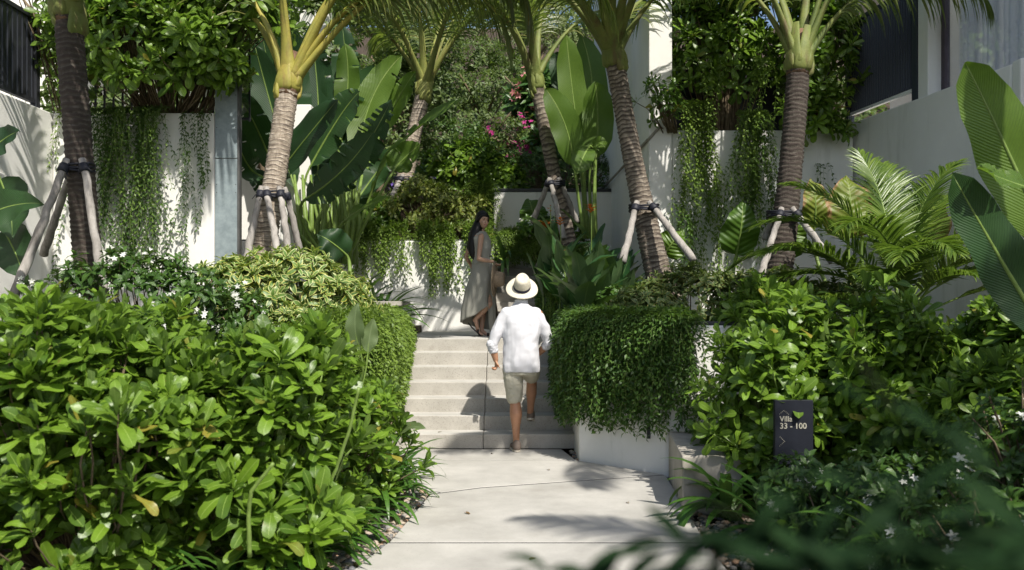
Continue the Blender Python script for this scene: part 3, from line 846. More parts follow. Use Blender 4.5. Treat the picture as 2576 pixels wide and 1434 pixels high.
def palm(base, top, r0, r1, label, fronds, boot='petiole', n_pet=7, pet_len=1.0, nring=46, boot_r=None, seed=0, group='coconut palms in the garden', bow=0.0, bark='trunk'):
    """base/top are points of the trunk; fronds = list of (azimuth deg, elevation deg, length, droop, leaflet length, leaflet droop)"""
    rg = random.Random(seed)
    base, top = Vector(base), Vector(top)
    base = base - (top - base).normalized() * .55
    t = thing('coconut_palm', tuple(base), label, 'palm tree', group)
    H = (top - base).length
    rows, sides = nring * 4, 30
    axis = (top - base).normalized()
    X = axis.cross(Vector((0, 1, 0))).normalized(); Y = axis.cross(X).normalized()
    V, UV = [], []
    for i in range(rows + 1):
        u = i / rows
        c = base.lerp(top, u) + X * bow * math.sin(u * math.pi)
        r = r0 + (r1 - r0) * min(1, u * 1.6) + r0 * .35 * max(0, 1 - u * 7) ** 2
        for k in range(sides):
            a = 2 * math.pi * k / sides
            ringn = nring * u + .55 * noise.noise(Vector((math.cos(a) * 1.3, math.sin(a) * 1.3, seed * 7 + u * nring * .45)))
            ph = ringn - math.floor(ringn)
            rr = r * (1 + .12 * (ph ** 1.5 - .5) * (1 if ph < .93 else -.6) + .05 * noise.noise(Vector((math.cos(a) * 3, math.sin(a) * 3, u * 25 + seed))))
            V.append(c + (X * math.cos(a) + Y * math.sin(a)) * rr)
            UV.append((k / sides, ringn))
    f = [(i*sides+k, i*sides+(k+1) % sides, (i+1)*sides+(k+1) % sides, (i+1)*sides+k) for i in range(rows) for k in range(sides)]
    mb = MB(); mb.add([tuple(v) for v in V], f, UV)
    mb.build('trunk', M[bark], t, smooth=True)
    # crown shaft: fibre core and clasping petiole bases
    br = boot_r or r1 * 1.25
    mb = MB(); pts = [top - axis * .05, top + axis * .12, top + axis * .35, top + axis * .52]
    mb.tube(pts, [r1 * 1.0, r1 * 1.0, r1 * .8, r1 * .4], 14)
    mb.build('fibre_sheath', M['fibre'], t, smooth=True)
    for i in range(n_pet):
        a = 2 * math.pi * (i + rg.random() * .5) / n_pet + seed
        out = (X * math.cos(a) + Y * math.sin(a))
        lo = rg.uniform(-.12, .10) + (i % 2) * .08
        st = top + out * r1 * .62 + axis * (lo - .08)
        g = rg.uniform(.9, 1.15)
        ln = rg.uniform(.30, .62)
        pts = [st, st + out * r1 * .22 + axis * .06, st + out * r1 * .30 + axis * .16, st + out * r1 * .30 + axis * .28, st + out * r1 * .38 + axis * ln]
        mb = MB()
        mb.tube(pts, [q * g for q in [br * .50, br * .74, br * .66, br * .46, br * .26]], 12, flat=.36, side=tuple(axis.cross(out)))
        mb.build('petiole_base', M[boot], t, smooth=True)
    for (az, el, L, dr, ll, ld) in fronds:
        a = math.radians(az)
        org = top + axis * (.12 + .12 * rg.random()) + Vector((math.cos(a), math.sin(a), 0)) * r1 * .45
        frond(t, org, a, math.radians(el), L, dr, ll, M['frond'], M[boot], n=int(26 + L * 11), ldroop=ld, twist=-.1, wid=.030, pet_r=.062, curl=rg.uniform(-.35, .35))
    return t

def gen_fronds(n, seed, el=(25, 75), L=(2.6, 3.6), avoid=None):
    rg = random.Random(seed); out = []
    for i in range(n):
        az = 360 * i / n + rg.uniform(-15, 15)
        out.append((az, rg.uniform(*el), rg.uniform(*L), rg.uniform(1.0, 1.7), rg.uniform(.6, .75), rg.uniform(.9, 1.5)))
    return out

def stake(p0, p1, r=.05, label='', seed=0, group='wooden stakes propping the palms'):
    rg = random.Random(seed)
    p0, p1 = Vector(p0), Vector(p1)
    mb = MB(); n = 14; pts = []; rad = []
    for i in range(n + 1):
        t = i / n
        pts.append(p0.lerp(p1, t) + Vector((rg.uniform(-1, 1), rg.uniform(-1, 1), 0)) * .007)
        rad.append(r * (1.08 - .25 * t) * rg.uniform(.93, 1.08))
    mb.tube(pts, rad, 12)
    return tag(mb.build('wooden_stake', M['wood'], None, smooth=True), label, 'stake', group)

def tie(c, r, label, heads=(), h=.05):
    """black binding round the trunk and round each stake head"""
    t = thing('tree_tie', tuple(c), label, 'tie', 'black ties holding stakes to the palms')
    for j in range(3):
        mb = MB(); pts = []
        for k in range(25):
            a = 2 * math.pi * k / 24
            pts.append(Vector(c) + Vector((math.cos(a) * r, math.sin(a) * r, (j - 1) * h * .6 + .012 * math.sin(a * 2 + j))))
        mb.tube(pts, .013, 6, cap=False); mb.build('band', M['strap'], t, smooth=True)
    for (p, d, rr) in heads:
        mb = MB(); p = Vector(p); d = Vector(d).normalized()
        mb.tube([p - d * .04, p - d * .02, p + d * .02, p + d * .045], [rr * 1.12, rr * 1.28, rr * 1.22, rr * 1.12], 12)
        mb.build('wrap', M['strap'], t, smooth=True)
        for q in range(3):
            e = p + Vector((random.uniform(-.08, .10), -.04, random.uniform(-.10, -.01)))
            mb = MB(); mb.tube([p, (p + e) / 2 + Vector((0, -.03, .02)), e], .004, 4); mb.build('loose_end', M['strap'], t)
    return t

# the six coconut palms -----------------------------------------------------
b1, t1 = P(232, 800, 8.3), P(172, 45, 8.3)
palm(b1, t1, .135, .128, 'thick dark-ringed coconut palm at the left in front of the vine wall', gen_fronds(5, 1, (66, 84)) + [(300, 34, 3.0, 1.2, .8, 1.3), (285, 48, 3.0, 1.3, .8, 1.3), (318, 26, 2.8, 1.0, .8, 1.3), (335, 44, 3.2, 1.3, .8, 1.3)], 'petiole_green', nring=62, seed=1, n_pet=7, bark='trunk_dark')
b2, t2 = P(650, 680, 9.6), P(722, 235, 10.0)
palm(b2, t2, .155, .125, 'coconut palm with a golden crown shaft, left of the banana clump',
     [(356, 50, 4.6, 2.1, 1.05, 2.4), (340, 62, 4.6, 2.6, 1.0, 2.3), (348, 56, 3.4, 2.5, .95, 1.8), (168, 72, 3.6, 2.6, .9, 1.6), (262, 82, 3.2, 1.8, .8, 1.3), (150, 62, 3.4, 2.6, .9, 1.7), (352, 70, 3.8, 2.8, .95, 1.8), (354, 70, 4.2, 2.9, 1.0, 1.8)],
     'petiole_gold', nring=52, seed=2, n_pet=7, bow=-.02)
b3, t3 = P(1018, 450, 15.5), P(1064, 235, 15.8)
palm(b3, t3, .17, .135, 'coconut palm on the upper terrace behind the banana clump',
     gen_fronds(11, 3, (50, 78), (3.0, 3.8)), 'petiole', nring=26, seed=3)
b4, t4 = P(1440, 640, 13.4), P(1352, 225, 13.5)
palm(b4, t4, .133, .106, 'slender coconut palm beside the tall upright banana leaves',
     [(215, 68, 3.4, 2.6, 1.0, 1.8), (262, 66, 2.8, 2.4, .9, 1.6), (20, 60, 3.4, 2.4, .8, 1.5), (95, 70, 3, 1.9, .8, 1.4), (75, 76, 3, 1.6, .7, 1.2), (225, 56, 3.2, 2.3, 1.0, 1.8)],
     'petiole_green', nring=40, seed=4, bow=.02, bark='trunk_mid')
b5, t5 = P(1650, 650, 10.9), P(1548, 160, 11.2)
palm(b5, t5, .175, .125, 'leaning coconut palm in front of the white building corner',
     [(254, 52, 3.6, 2.0, .95, 1.7), (263, 44, 3.4, 1.8, .9, 1.6), (345, 60, 3.0, 2.2, .8, 1.5), (60, 55, 2.8, 1.8, .8, 1.4), (248, 46, 3.4, 1.7, .9, 1.5), (278, 50, 3.6, 1.9, .9, 1.5), (300, 54, 3.2, 1.8, .8, 1.4), (235, 36, 3.0, 1.5, .9, 1.7), (203, 50, 3.9, 2.2, 1.0, 2.3), (222, 44, 3.6, 1.9, 1.0, 2.2)],
     'petiole_green', nring=56, seed=5, n_pet=7, bow=.03, bark='trunk_mid')
b6, t6 = P(1955, 690, 10.1), P(2008, 180, 10.3)
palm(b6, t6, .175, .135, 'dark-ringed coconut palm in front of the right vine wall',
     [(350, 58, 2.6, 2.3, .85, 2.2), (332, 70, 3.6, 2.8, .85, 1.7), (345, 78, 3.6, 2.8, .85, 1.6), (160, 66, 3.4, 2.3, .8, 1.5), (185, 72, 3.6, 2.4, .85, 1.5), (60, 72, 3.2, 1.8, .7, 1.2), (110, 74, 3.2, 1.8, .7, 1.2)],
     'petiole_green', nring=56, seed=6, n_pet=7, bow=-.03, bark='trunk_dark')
# a seventh whose trunk stands outside the frame on the right and whose crown shades the planter wall and sign
palm((4.1, 4.2, 0), (3.65, 4.5, 5.7), .16, .13, 'coconut palm standing outside the view on the right', [(az, el, 2.4, 1.3, .65, 1.2) for az, el in ((95, 40), (125, 20), (200, 62), (250, 45), (140, 65), (210, 70), (60, 30), (110, 10))], 'petiole', nring=40, seed=9)

# stakes
def stakes(c, trunk_r, heads, feet, tlabel, slabels, r=.045, sd=0):
    hs = []
    for i, (h, ft) in enumerate(zip(heads, feet)):
        h, ft = Vector(h), Vector(ft)
        d = (h - ft).normalized()
        stake(ft, h + d * .10, r, slabels[i], sd + i)
        hs.append((h, d, r))
    tie(c, trunk_r, tlabel, hs)
stakes(P(196, 424, 8.3), .150, [P(160, 424, 8.14), P(212, 424, 8.12), P(176, 440, 8.46)], [P(25, 770, 7.6), P(270, 780, 7.7), P(110, 640, 8.9)],
       'black tie round the thick palm at the left', ['long pale stake leaning out to the left of the thick left palm', 'pale stake in front of the thick left palm, slanting down to the right', 'short dark stake behind the thick left palm'], .040, 10)
stakes(P(688, 490, 9.75), .155, [P(655, 490, 9.56), P(672, 490, 9.54), P(706, 490, 9.56), P(722, 494, 9.72)], [P(618, 660, 9.3), P(704, 662, 9.1), P(728, 655, 9.2), P(760, 650, 9.9)],
       'black tie round the golden-crowned palm', ['stake at the far left side of the golden-crowned palm', 'thick silvery stake crossing the front of the golden-crowned palm', 'slim silvery stake just right of the thick one on the golden-crowned palm', 'darker stake on the right side of the golden-crowned palm'], .038, 20)
stakes(P(1022, 452, 15.4), .21, [P(1008, 452, 15.2), P(1036, 455, 15.2)], [P(985, 500, 15.0), P(1060, 500, 15.0)],
       'black tie round the palm on the upper terrace', ['left stake of the palm on the upper terrace', 'right stake of the palm on the upper terrace'], .05, 30)
stakes(P(1397, 462, 13.35), .148, [P(1378, 462, 13.2), P(1386, 462, 13.15), P(1412, 462, 13.3)], [P(1340, 560, 13.6), P(1418, 600, 12.5), P(1452, 560, 13.5)],
       'black tie round the slender palm by the upright banana leaves', ['dark stake leaning left of the slender palm', 'pale sunlit stake in front of the slender palm', 'dark stake on the right of the slender palm'], .042, 40)
stakes(P(1620, 524, 10.9), .185, [P(1598, 524, 10.66), P(1644, 522, 10.68)], [P(1566, 660, 10.3), P(1745, 655, 10.2)],
       'black tie round the leaning palm by the building corner', ['stake on the left of the leaning palm by the building corner', 'long stake slanting right from the leaning palm by the building corner'], .042, 50)
stakes(P(1972, 540, 10.15), .195, [P(1962, 540, 9.92), P(2006, 540, 9.95), P(1948, 545, 10.3)], [P(1905, 720, 9.3), P(2095, 660, 9.8), P(1925, 600, 10.5)],
       'black tie round the dark palm before the right vine wall', ['grey stake slanting down left in front of the dark right palm', 'stake reaching right behind the areca from the dark right palm', 'short stake behind the dark right palm'], .040, 60)

# a palm behind the camera on the right: its crown dapples the path and the lower right beds
palm((4.3, .9, 0), (4.2, .7, 5.3), .16, .13, 'coconut palm standing beside the viewpoint, outside the view', gen_fronds(9, 19, (20, 60), (1.9, 2.3)), 'petiole', nring=40, seed=19)
# ================================================================== PLANTING
def shrub(name, label, blobs, n, kind, leaf, L, mat, root, per=13, spread=(12, 100), wide=1.0, singles=0, group=None, cat='shrub', stem=.006, stemmat='bark',
          every=3, zmin=None, inner=.3, facing=True, flower=None, up_bias=.4, lump=.12, cell=7):
    t = thing(name, tuple(root), label, cat, group)
    p, ax = blob_points(blobs, n, zmin=zmin, facing=facing, inner=inner, up_bias=up_bias, lump=lump)
    lv = Leaves()
    rosettes(lv, leaf, p, ax, per, L, spread, wide, pitch=.045 * L / .13)
    lv.build(M[mat], t, singles=singles, cell=cell)
    stems(t, p, ax, root, stem, M[stemmat], every=every)
    if flower:
        fm, fn, fl, npet = flower
        flowers(t, p, ax, fn, fl, M[fm], npet)
    return t

def flowers(parent, p, ax, fn, fl, mat, npet=5, off=None, clus=4, name='blossoms'):
    lv = Leaves()
    idx = RNG.permutation(len(p))[:fn]
    for i in idx:
        for c in range(clus):
            q = p[i] + ax[i] * (fl * 1.2 if off is None else off) + RNG.normal(0, fl * .9, 3)
            a = unit(ax[i] + RNG.normal(0, .5, 3) + np.array([0, -.4, .2]))
            e1 = unit(np.cross(a, [0.2, .3, 1])); e2 = np.cross(a, e1)
            for k in range(npet):
                an = 2 * math.pi * k / npet
                d = e1 * math.cos(an) + e2 * math.sin(an) + a * .45
                lv.add('petal', q, d, a, fl)
    return lv.build(mat, parent, name=name)

# --- big-leaved bed at the left front
LB = [
 ('glossy shrub at the bottom left corner beside the bare stems', [((-2.35, 4.75, .60), (.85, .72, .84))], 330, (-2.3, 4.9, 0)),
 ('glossy shrub whose bare pale branches show low by the pebbles', [((-1.55, 5.05, .62), (.60, .62, .72))], 270, (-1.5, 5.2, 0)),
 ('glossy shrub at the left edge behind the corner shrub', [((-3.35, 5.7, .58), (.85, .8, .80))], 260, (-3.3, 5.8, 0)),
 ('tall glossy shrub in the middle of the left bed', [((-2.6, 6.1, .76), (.60, .8, .80))], 230, (-2.3, 6.2, 0)),
 ('glossy shrub nearest the steps at the right end of the left bed', [((-1.30, 6.5, .46), (.50, .75, .60))], 240, (-1.35, 6.6, 0)),
 ('glossy shrub under the palm stakes at the back of the left bed', [((-3.7, 7.2, .72), (1.1, .75, .64))], 260, (-3.6, 7.3, 0)),
 ('glossy shrub just below the variegated mound', [((-2.1, 7.35, .45), (.85, .65, .66))], 200, (-2.2, 7.5, 0)),
]
for i, (lab, bl, n, root) in enumerate(LB):
    t = shrub('glossy_shrub', lab, bl, n, 'shrub', 'spat', .215 if i < 2 else .18, 'scaevola', root, per=13, spread=(3, 64), singles=270 if i < 5 else 130, up_bias=1.3, lump=.3,
          group='glossy green shrubs of the left bed', every=2, inner=.5, zmin=.12, stem=.006, stemmat='greenstem' if i % 2 else 'bark')
# bare knuckled branches low in the left bed
br = thing('pruned_branches', (-1.45, 4.35, 0), 'bare knobbly pruned branches low in the left bed', 'branches')
def knobby(pts, r0, r1, parent, mat='bark'):
    mb = MB(); P_ = []; R_ = []
    pts = [Vector(p) for p in pts]
    for i in range(len(pts) - 1):
        for k in range(7):
            t = k / 7
            P_.append(pts[i].lerp(pts[i+1], t) + Vector((RNG.normal(0, .001), RNG.normal(0, .001), 0)))
            g = (i + t) / (len(pts) - 1)
            R_.append((r0 + (r1 - r0) * g) * (1.14 if k == 3 else 1))
    P_.append(pts[-1]); R_.append(r1 * 1.15)
    mb.tube(P_, R_, 8); return mb.build('branch', M[mat], parent, smooth=True)
knobby([P(628, 1400, 4.3), P(625, 1290, 4.26), P(632, 1235, 4.22), P(688, 1165, 4.2)], .012, .008, br, 'greenstem')
knobby([P(800, 1290, 4.85), P(845, 1180, 4.8), P(880, 1080, 4.75), P(903, 975, 4.72)], .011, .008, br, 'greenstem')


# --- strap-leaved lilies -------------------------------------------------
def lily(base, label, n, L, mat='strapleaf', lean=(0, 0), group='strap-leaved lilies', fan=(20, 85), singles=60, W=1.0):
    t = thing('strap_leaf_lily', tuple(base), label, 'plant', group)
    lv = Leaves()
    az = RNG.random(n) * 6.283; el = np.radians(90 - RNG.uniform(fan[0], fan[1], n) * .8)
    d = np.stack([np.cos(az) * np.cos(el) + lean[0], np.sin(az) * np.cos(el) + lean[1], np.sin(el) + .1], 1)
    up = np.stack([-np.cos(az) * .9, -np.sin(az) * .9, np.full(n, .6)], 1)
    pos = np.array(base) + RNG.normal(0, .035, (n, 3)) * np.array([1, 1, 0])
    # strap templates bend towards -z, so the upper face looks up
    lv.add('strap', pos, d, np.stack([-d[:, 0] * .5, -d[:, 1] * .5, np.ones(n)], 1), L * RNG.uniform(.65, 1.1, n), W)
    lv.build(M[mat], t, singles=singles, cell=4)
    return t
for i, (x, y, L, lab) in enumerate([
    (-.98, 6.85, .62, 'strap lily at the foot of the steps, leaning over the path'), (-1.08, 7.5, .6, 'strap lily closest to the left end of the bottom step'),
    (-1.02, 6.3, .6, 'strap lily by the middle of the pebble margin'), (-1.15, 5.8, .55, 'strap lily arching over the middle pebbles'), (-1.2, 5.3, .55, 'strap lily above the black edging strip'),
    (-1.3, 4.8, .52, 'strap lily beside the lowest pebbles'), (-1.5, 4.45, .5, 'strap lily at the bottom frame edge left of the pebbles'), (-1.85, 4.25, .45, 'strap lily at the bottom of the left bed under the branches')]):
    lily((x, y, -.02), lab, 42, L, lean=(.28, -.15), singles=22)
lily((1.58, 6.2, -.02), 'broad strap lily arching over the path edge beside the concrete block', 30, .72, lean=(-.45, -.1), W=1.5, singles=28)
lily((1.75, 5.5, -.02), 'broad strap lily in the shade in front of the sign bed', 26, .66, lean=(-.35, -.1), W=1.5, singles=20)
lily((2.1, 4.7, -.02), 'upright strap lily low at the right in the shade', 20, .7, lean=(-.1, -.1), W=1.5, fan=(5, 50), singles=16)
lily((-1.75, 11.2, 1.18), 'dark strap plant beside the slab-topped low wall', 60, .95, lean=(.35, -.2), singles=50, W=.8)
lily((-2.1, 11.6, 1.18), 'upright bright strap plant under the landing wall vines', 30, 1.0, lean=(.1, 0), fan=(0, 45), singles=20, W=1.2)
lily((-.15, 15.2, 2.15), 'arching spider plant leaning out beside the upper white wall', 26, .85, lean=(-.35, -.3), singles=10, W=1.0)

# --- small-leaved creepers ---------------------------------------------
def creeper_leaves(lv, pts, step, L, kind='tiny', out=None, tangle=.35):
    """leaf pairs along a strand"""
    pts = np.array(pts, float)
    seg = np.diff(pts, axis=0); ln = np.linalg.norm(seg, axis=1); cum = np.concatenate([[0], np.cumsum(ln)])
    s = np.arange(step * .5, cum[-1], step) + 0
    if len(s) == 0: return
    p = np.stack([np.interp(s, cum, pts[:, i]) for i in range(3)], 1)
    tg = unit(np.stack([np.interp(s + .01, cum, pts[:, i]) - np.interp(s - .01, cum, pts[:, i]) for i in range(3)], 1))
    az = RNG.random(len(s)) * .8 + np.arange(len(s)) * 1.57
    e1 = unit(np.cross(tg, np.array([.1, .95, .1]))); e2 = np.cross(tg, e1)
    for sg in (1, -1):
        rad = (e1 * np.cos(az)[:, None] + e2 * np.sin(az)[:, None]) * sg
        if out is not None: rad = rad + np.array(out) * .45
        d = rad + tg * .45 + RNG.normal(0, tangle * .5, (len(s), 3))
        up = -tg + rad * .3 + RNG.normal(0, .3, (len(s), 3)) + np.array([0, -.2, .5])
        lv.add(kind, p, d, up, L * RNG.uniform(.7, 1.15, len(s)))

def hanging(label, starts, lengths, L, mat, out=(0, -1, 0), step=.035, bulge=.10, sway=.03, name='hanging_vine', group='vines hanging down white walls', stemr=.0022, kind='tiny', loc=None):
    loc = loc or tuple(starts[0])
    t = thing(name, loc, label, 'vine', group)
    lv = Leaves(); mb = MB()
    o = np.array(out, float)
    for s0, ln in zip(starts, lengths):
        n = max(4, int(ln / .09)); pts = [np.array(s0, float) + o * -.08]
        side = np.array([o[1], -o[0], 0]); sx = 0; vx = RNG.normal(0, .02)
        for i in range(1, n + 1):
            u = i * ln / n
            vx += RNG.normal(0, .012); vx *= .9; sx += vx * .6 + RNG.normal(0, .3) * sway * .1
            bo = bulge * (1 - math.exp(-u * 9)) * math.exp(-u * .9) + .02
            pts.append(np.array(s0) + o * (bo + .01 * math.sin(u * 9 + s0[0] * 40)) + side * sx + np.array([0, 0, -u + .04 * math.exp(-u * 12)]))
        mb.tube(pts, stemr, 3, cap=False)
        creeper_leaves(lv, pts, step * RNG.uniform(.8, 1.4), L, kind, out=o)
    mb.build('stems', M['greenstem'], t, kind='stuff')
    lv.build(M[mat], t)
    return t

def line_starts(a, b, n, z=None, dens=None):
    a, b = np.array(a, float), np.array(b, float)
    u = RNG.random(n) if dens is None else np.array([random.choice(dens) + random.gauss(0, .025) for _ in range(n)])
    return [a + (b - a) * x + RNG.normal(0, .012, 3) for x in u]

# landing wall (white, two thick tresses and thin ones between)
z = 2.60
st = line_starts((-2.0, 13.87, z), (-.33, 13.87, z), 34, dens=[.42, .48, .52, .57, .60, .47])
hanging('thick leafy tress hanging over the middle of the landing wall', st, RNG.uniform(.35, 1.05, 34), .078, 'vine', bulge=.14, step=.05, sway=.3)
st = line_starts((-2.0, 13.87, z), (-.33, 13.87, z), 26, dens=[.84, .88, .93, .97, 1.0])
hanging('leafy tress hanging beside the upper steps behind the woman', st, RNG.uniform(.3, .85, 26), .078, 'vine', bulge=.14, step=.05, sway=.3)
st = line_starts((-2.6, 13.87, z), (-1.7, 13.87, z), 30)
hanging('vine hanging at the left end of the landing wall above the dark strap plant', st, RNG.uniform(.3, .8, 30), .078, 'vine', bulge=.16, step=.05, sway=.3)
st = line_starts((-1.75, 13.88, z), (-.35, 13.88, z), 9)
hanging('thin single strands over the landing wall', st, RNG.uniform(.25, 1.1, 9), .08, 'vine', bulge=.05, step=.06)
# left vine wall
st = line_starts((-5.2, 10.56, 3.95), (-4.25, 10.56, 3.95), 72, dens=[.08, .2, .3, .42, .5, .55, .62, .7, .78, .9])
hanging('broad curtain of small-leaved vines on the left retaining wall', st, RNG.uniform(.5, 2.35, 72), .072, 'vine_dark', bulge=.12, step=.055, sway=.3)
st = line_starts((-4.85, 10.5, 3.95), (-4.2, 10.5, 3.95), 16)
hanging('lighter vine strands in front of the left vine curtain', st, RNG.uniform(.9, 2.3, 16), .062, 'vine_mid', bulge=.16, step=.045)
st = line_starts((-4.1, 10.56, 3.9), (-3.7, 10.56, 3.9), 11)
hanging('few thin vine strands near the grey metal panel', st, RNG.uniform(.4, 1.9, 11), .066, 'vine_dark', bulge=.06, step=.05)
st = line_starts((-5.55, 10.56, 3.9), (-5.3, 10.56, 3.9), 4)
hanging('sparse vine strands left of the thick left palm', st, RNG.uniform(.7, 1.3, 4), .066, 'vine', bulge=.06, step=.06)
# right vine wall
st = line_starts((2.34, 11.94, 4.35), (2.76, 11.94, 4.35), 32, dens=[.1, .25, .4, .55, .7, .85])
hanging('light green vine tress on the right wall nearest the building corner', st, RNG.uniform(.9, 2.5, 32), .080, 'vine', bulge=.14, step=.052, sway=.3)
st = line_starts((3.10, 11.92, 4.2), (3.52, 11.92, 4.2), 46, dens=[.1, .3, .45, .6, .75, .9])
hanging('darker dense vine tress on the right wall beside the dark palm', st, RNG.uniform(.9, 2.35, 46), .075, 'vine_mid', bulge=.15, step=.048, sway=.3)
st = line_starts((2.4, 11.75, 4.9), (3.7, 11.75, 4.9), 10)
hanging('long pale trailing strands hanging in front of the right shrub', st, RNG.uniform(1.0, 2.9, 10), .070, 'vine', bulge=.14, step=.05)
st = line_starts((2.2, 11.9, 3.0), (2.5, 11.9, 2.7), 9)
hanging('fern-like strands low on the wall by the leaning palm', st, RNG.uniform(.4, .9, 9), .075, 'vine_dark', bulge=.15, step=.05)
st = line_starts((4.2, 11.95, 3.5), (4.5, 11.95, 3.5), 4)
hanging('two thin dark strands under the shrub by the right wall corner', st, RNG.uniform(.5, 1.1, 4), .07, 'vine_dark', bulge=.05, step=.06)

# vine mats: hull of creeping shoots over a planter edge
def mat_vine(name, label, path_pts, n, z_top, drop, L, mat, out=.25, crown=.18, step=.034, cat='vine', back=.8, ln=(.35, 1.0), kind='tiny', group='mats of small-leaved creeper', fall=1.0):
    """shoots rise from behind the wall top, roll over it and hang; path_pts = polyline of (x, y, outward x, outward y)"""
    t = thing(name, (path_pts[0][0], path_pts[0][1], z_top), label, cat, group)
    pp = np.array(path_pts, float)
    seg = np.linalg.norm(np.diff(pp[:, :2], axis=0), axis=1); cum = np.concatenate([[0], np.cumsum(seg)])
    lv = Leaves(); mb = MB()
    for i in range(n):
        s = random.random() * cum[-1]
        q = np.array([np.interp(s, cum, pp[:, k]) for k in range(4)])
        o = np.array([q[2], q[3], 0]); o = o / np.linalg.norm(o); side = np.array([-o[1], o[0], 0])
        b = random.random() * back; dp = drop * random.uniform(.15, 1.0) if random.random() < fall else 0
        ow = out * random.uniform(.35, 1.1)
        p0 = np.array([q[0], q[1], z_top]) - o * b
        hump = crown * random.uniform(.3, 1.15)
        lat = RNG.normal(0, .10)
        pts = [p0, p0 + o * b * .5 + np.array([0, 0, hump]) + side * lat * .3]
        if dp > 0:
            pts.append(p0 + o * (b + ow * .6) + np.array([0, 0, hump * .6]) + side * lat * .6)
            m_ = max(2, int(dp / .12))
            for k in range(1, m_ + 1):
                pts.append(p0 + o * (b + ow + .03 * math.sin(k * 1.7 + i)) + side * (lat + RNG.normal(0, .012) * k) + np.array([0, 0, -dp * k / m_]))
        else:
            pts.append(p0 + o * b * .9 + np.array([0, 0, hump * .8]) + side * lat)
        mb.tube(pts, .0022, 3, cap=False)
        creeper_leaves(lv, pts, step * RNG.uniform(.8, 1.3), L, kind, out=o + np.array([0, 0, .4]))
    mb.build('stems', M['greenstem'], t, kind='stuff')
    lv.build(M[mat], t)
    return t
mat_vine('hanging_hedge', 'dense dark green creeper draped over the angled planter wall right of the steps', [(.67, 11.0, -1, 0), (.66, 9.4, -1, -.1), (.69, 8.55, -.9, -.6), (.90, 8.26, -.35, -1), (1.39, 7.76, -.6, -1), (1.60, 7.68, -.1, -1)], 1000, 1.33, 1.02, .062, 'vine_dark', out=.17, crown=.15, step=.036, back=.7)
mat_vine('creeper_mound', 'bright green creeper spilling over the wall left of the lower steps', [(-1.9, 8.2, 0, -1), (-1.42, 8.3, .6, -1), (-1.36, 9.4, 1, 0), (-1.40, 10.9, 1, 0)], 620, 1.24, 1.0, .055, 'vine', out=.14, crown=.24, back=.9)
mat_vine('creeper_mound', 'low creeper carpet between the variegated mound and the steps', [(-3.0, 8.15, 0, -1), (-1.5, 8.15, 0, -1)], 420, 1.20, .35, .055, 'vine', out=.2, crown=.2, back=1.2, fall=.4)
mat_vine('creeper_mound', 'creeper heaped over the small wall beside the upper steps', [(-.15, 15.75, -.3, -1), (.35, 15.6, -.2, -1), (.62, 15.0, -1, -.3)], 330, 2.62, .42, .052, 'vine', out=.25, crown=.3, back=.6)
mat_vine('creeper_mound', 'dark creeper falling beside the canna lilies to the upper steps', [(.66, 15.2, -1, -.2), (.60, 13.4, -1, -.3), (.62, 12.4, -1, -.2), (.66, 11.2, -1, -.1)], 560, 2.0, .95, .056, 'vine_mid', out=.16, crown=.3, back=.7)
mat_vine('creeper_mound', 'creeper rolling over the top of the landing wall', [(-3.0, 13.86, 0, -1), (-.35, 13.86, 0, -1)], 130, 2.56, .30, .078, 'vine', out=.12, crown=.30, back=.8, fall=.35)
mat_vine('creeper_mound', 'column of creeper hanging at the dark edge of the upper white wall', [(-.75, 16.0, 0, -1), (-.40, 16.0, .2, -1)], 120, 3.7, 1.3, .06, 'vine', out=.15, crown=.1, back=.3)

# --- variegated mounds ----------------------------------------------------
shrub('variegated_shrub', 'yellow-margined variegated shrub at the foot of the golden-crowned palm', [((-2.75, 8.95, 1.55), (.55, .5, .50)), ((-2.25, 9.0, 1.58), (.6, .55, .52)), ((-1.85, 9.2, 1.42), (.42, .5, .45))], 400, 'shrub', 'ovat', .155, 'varieg', (-2.3, 9.2, 1.1), per=9, spread=(15, 95), singles=280, every=4, inner=.3, group='variegated shrubs', cell=6)
shrub('variegated_shrub', 'pale white-edged variegated plants low in front of the yellow mound', [((-3.0, 8.35, 1.22), (.5, .35, .28)), ((-2.3, 8.35, 1.25), (.5, .3, .26))], 150, 'shrub', 'ovat', .135, 'varieg', (-2.6, 8.5, 1.1), per=9, singles=60, every=4, group='variegated shrubs')
shrub('variegated_shrub', 'broad dull variegated shrub between the leaning palm and the dark palm', [((2.0, 9.4, 1.50), (.7, .5, .42)), ((1.45, 9.2, 1.38), (.45, .45, .35)), ((2.75, 9.4, 1.52), (.65, .5, .40))], 420, 'shrub', 'ovat', .135, 'varieg_dull', (2.0, 9.6, 1.1), per=9, singles=280, every=4, group='variegated shrubs', cell=6)
shrub('variegated_shrub', 'variegated shrub around the lowest stakes of the dark palm', [((3.2, 8.7, 1.35), (.6, .5, .40))], 160, 'shrub', 'ovat', .135, 'varieg_dull', (3.2, 8.9, 1.0), per=9, singles=80, every=4, group='variegated shrubs')
shrub('variegated_shrub', 'yellow-green variegated shrub on the terrace above the landing wall', [((-1.55, 14.9, 3.05), (.85, .6, .62)), ((-.85, 14.7, 2.95), (.42, .5, .45))], 330, 'shrub', 'ovat', .145, 'varieg_yellow', (-1.3, 15.0, 2.5), per=9, lump=.35, singles=120, every=5, group='variegated shrubs', cell=5)
shrub('terrace_shrub', 'dark strappy shrub at the left end of the terrace above the landing', [((-2.6, 14.7, 2.9), (.7, .5, .5))], 160, 'shrub', 'lanc', .20, 'scaevola_deep', (-2.6, 14.9, 2.5), per=10, every=5)

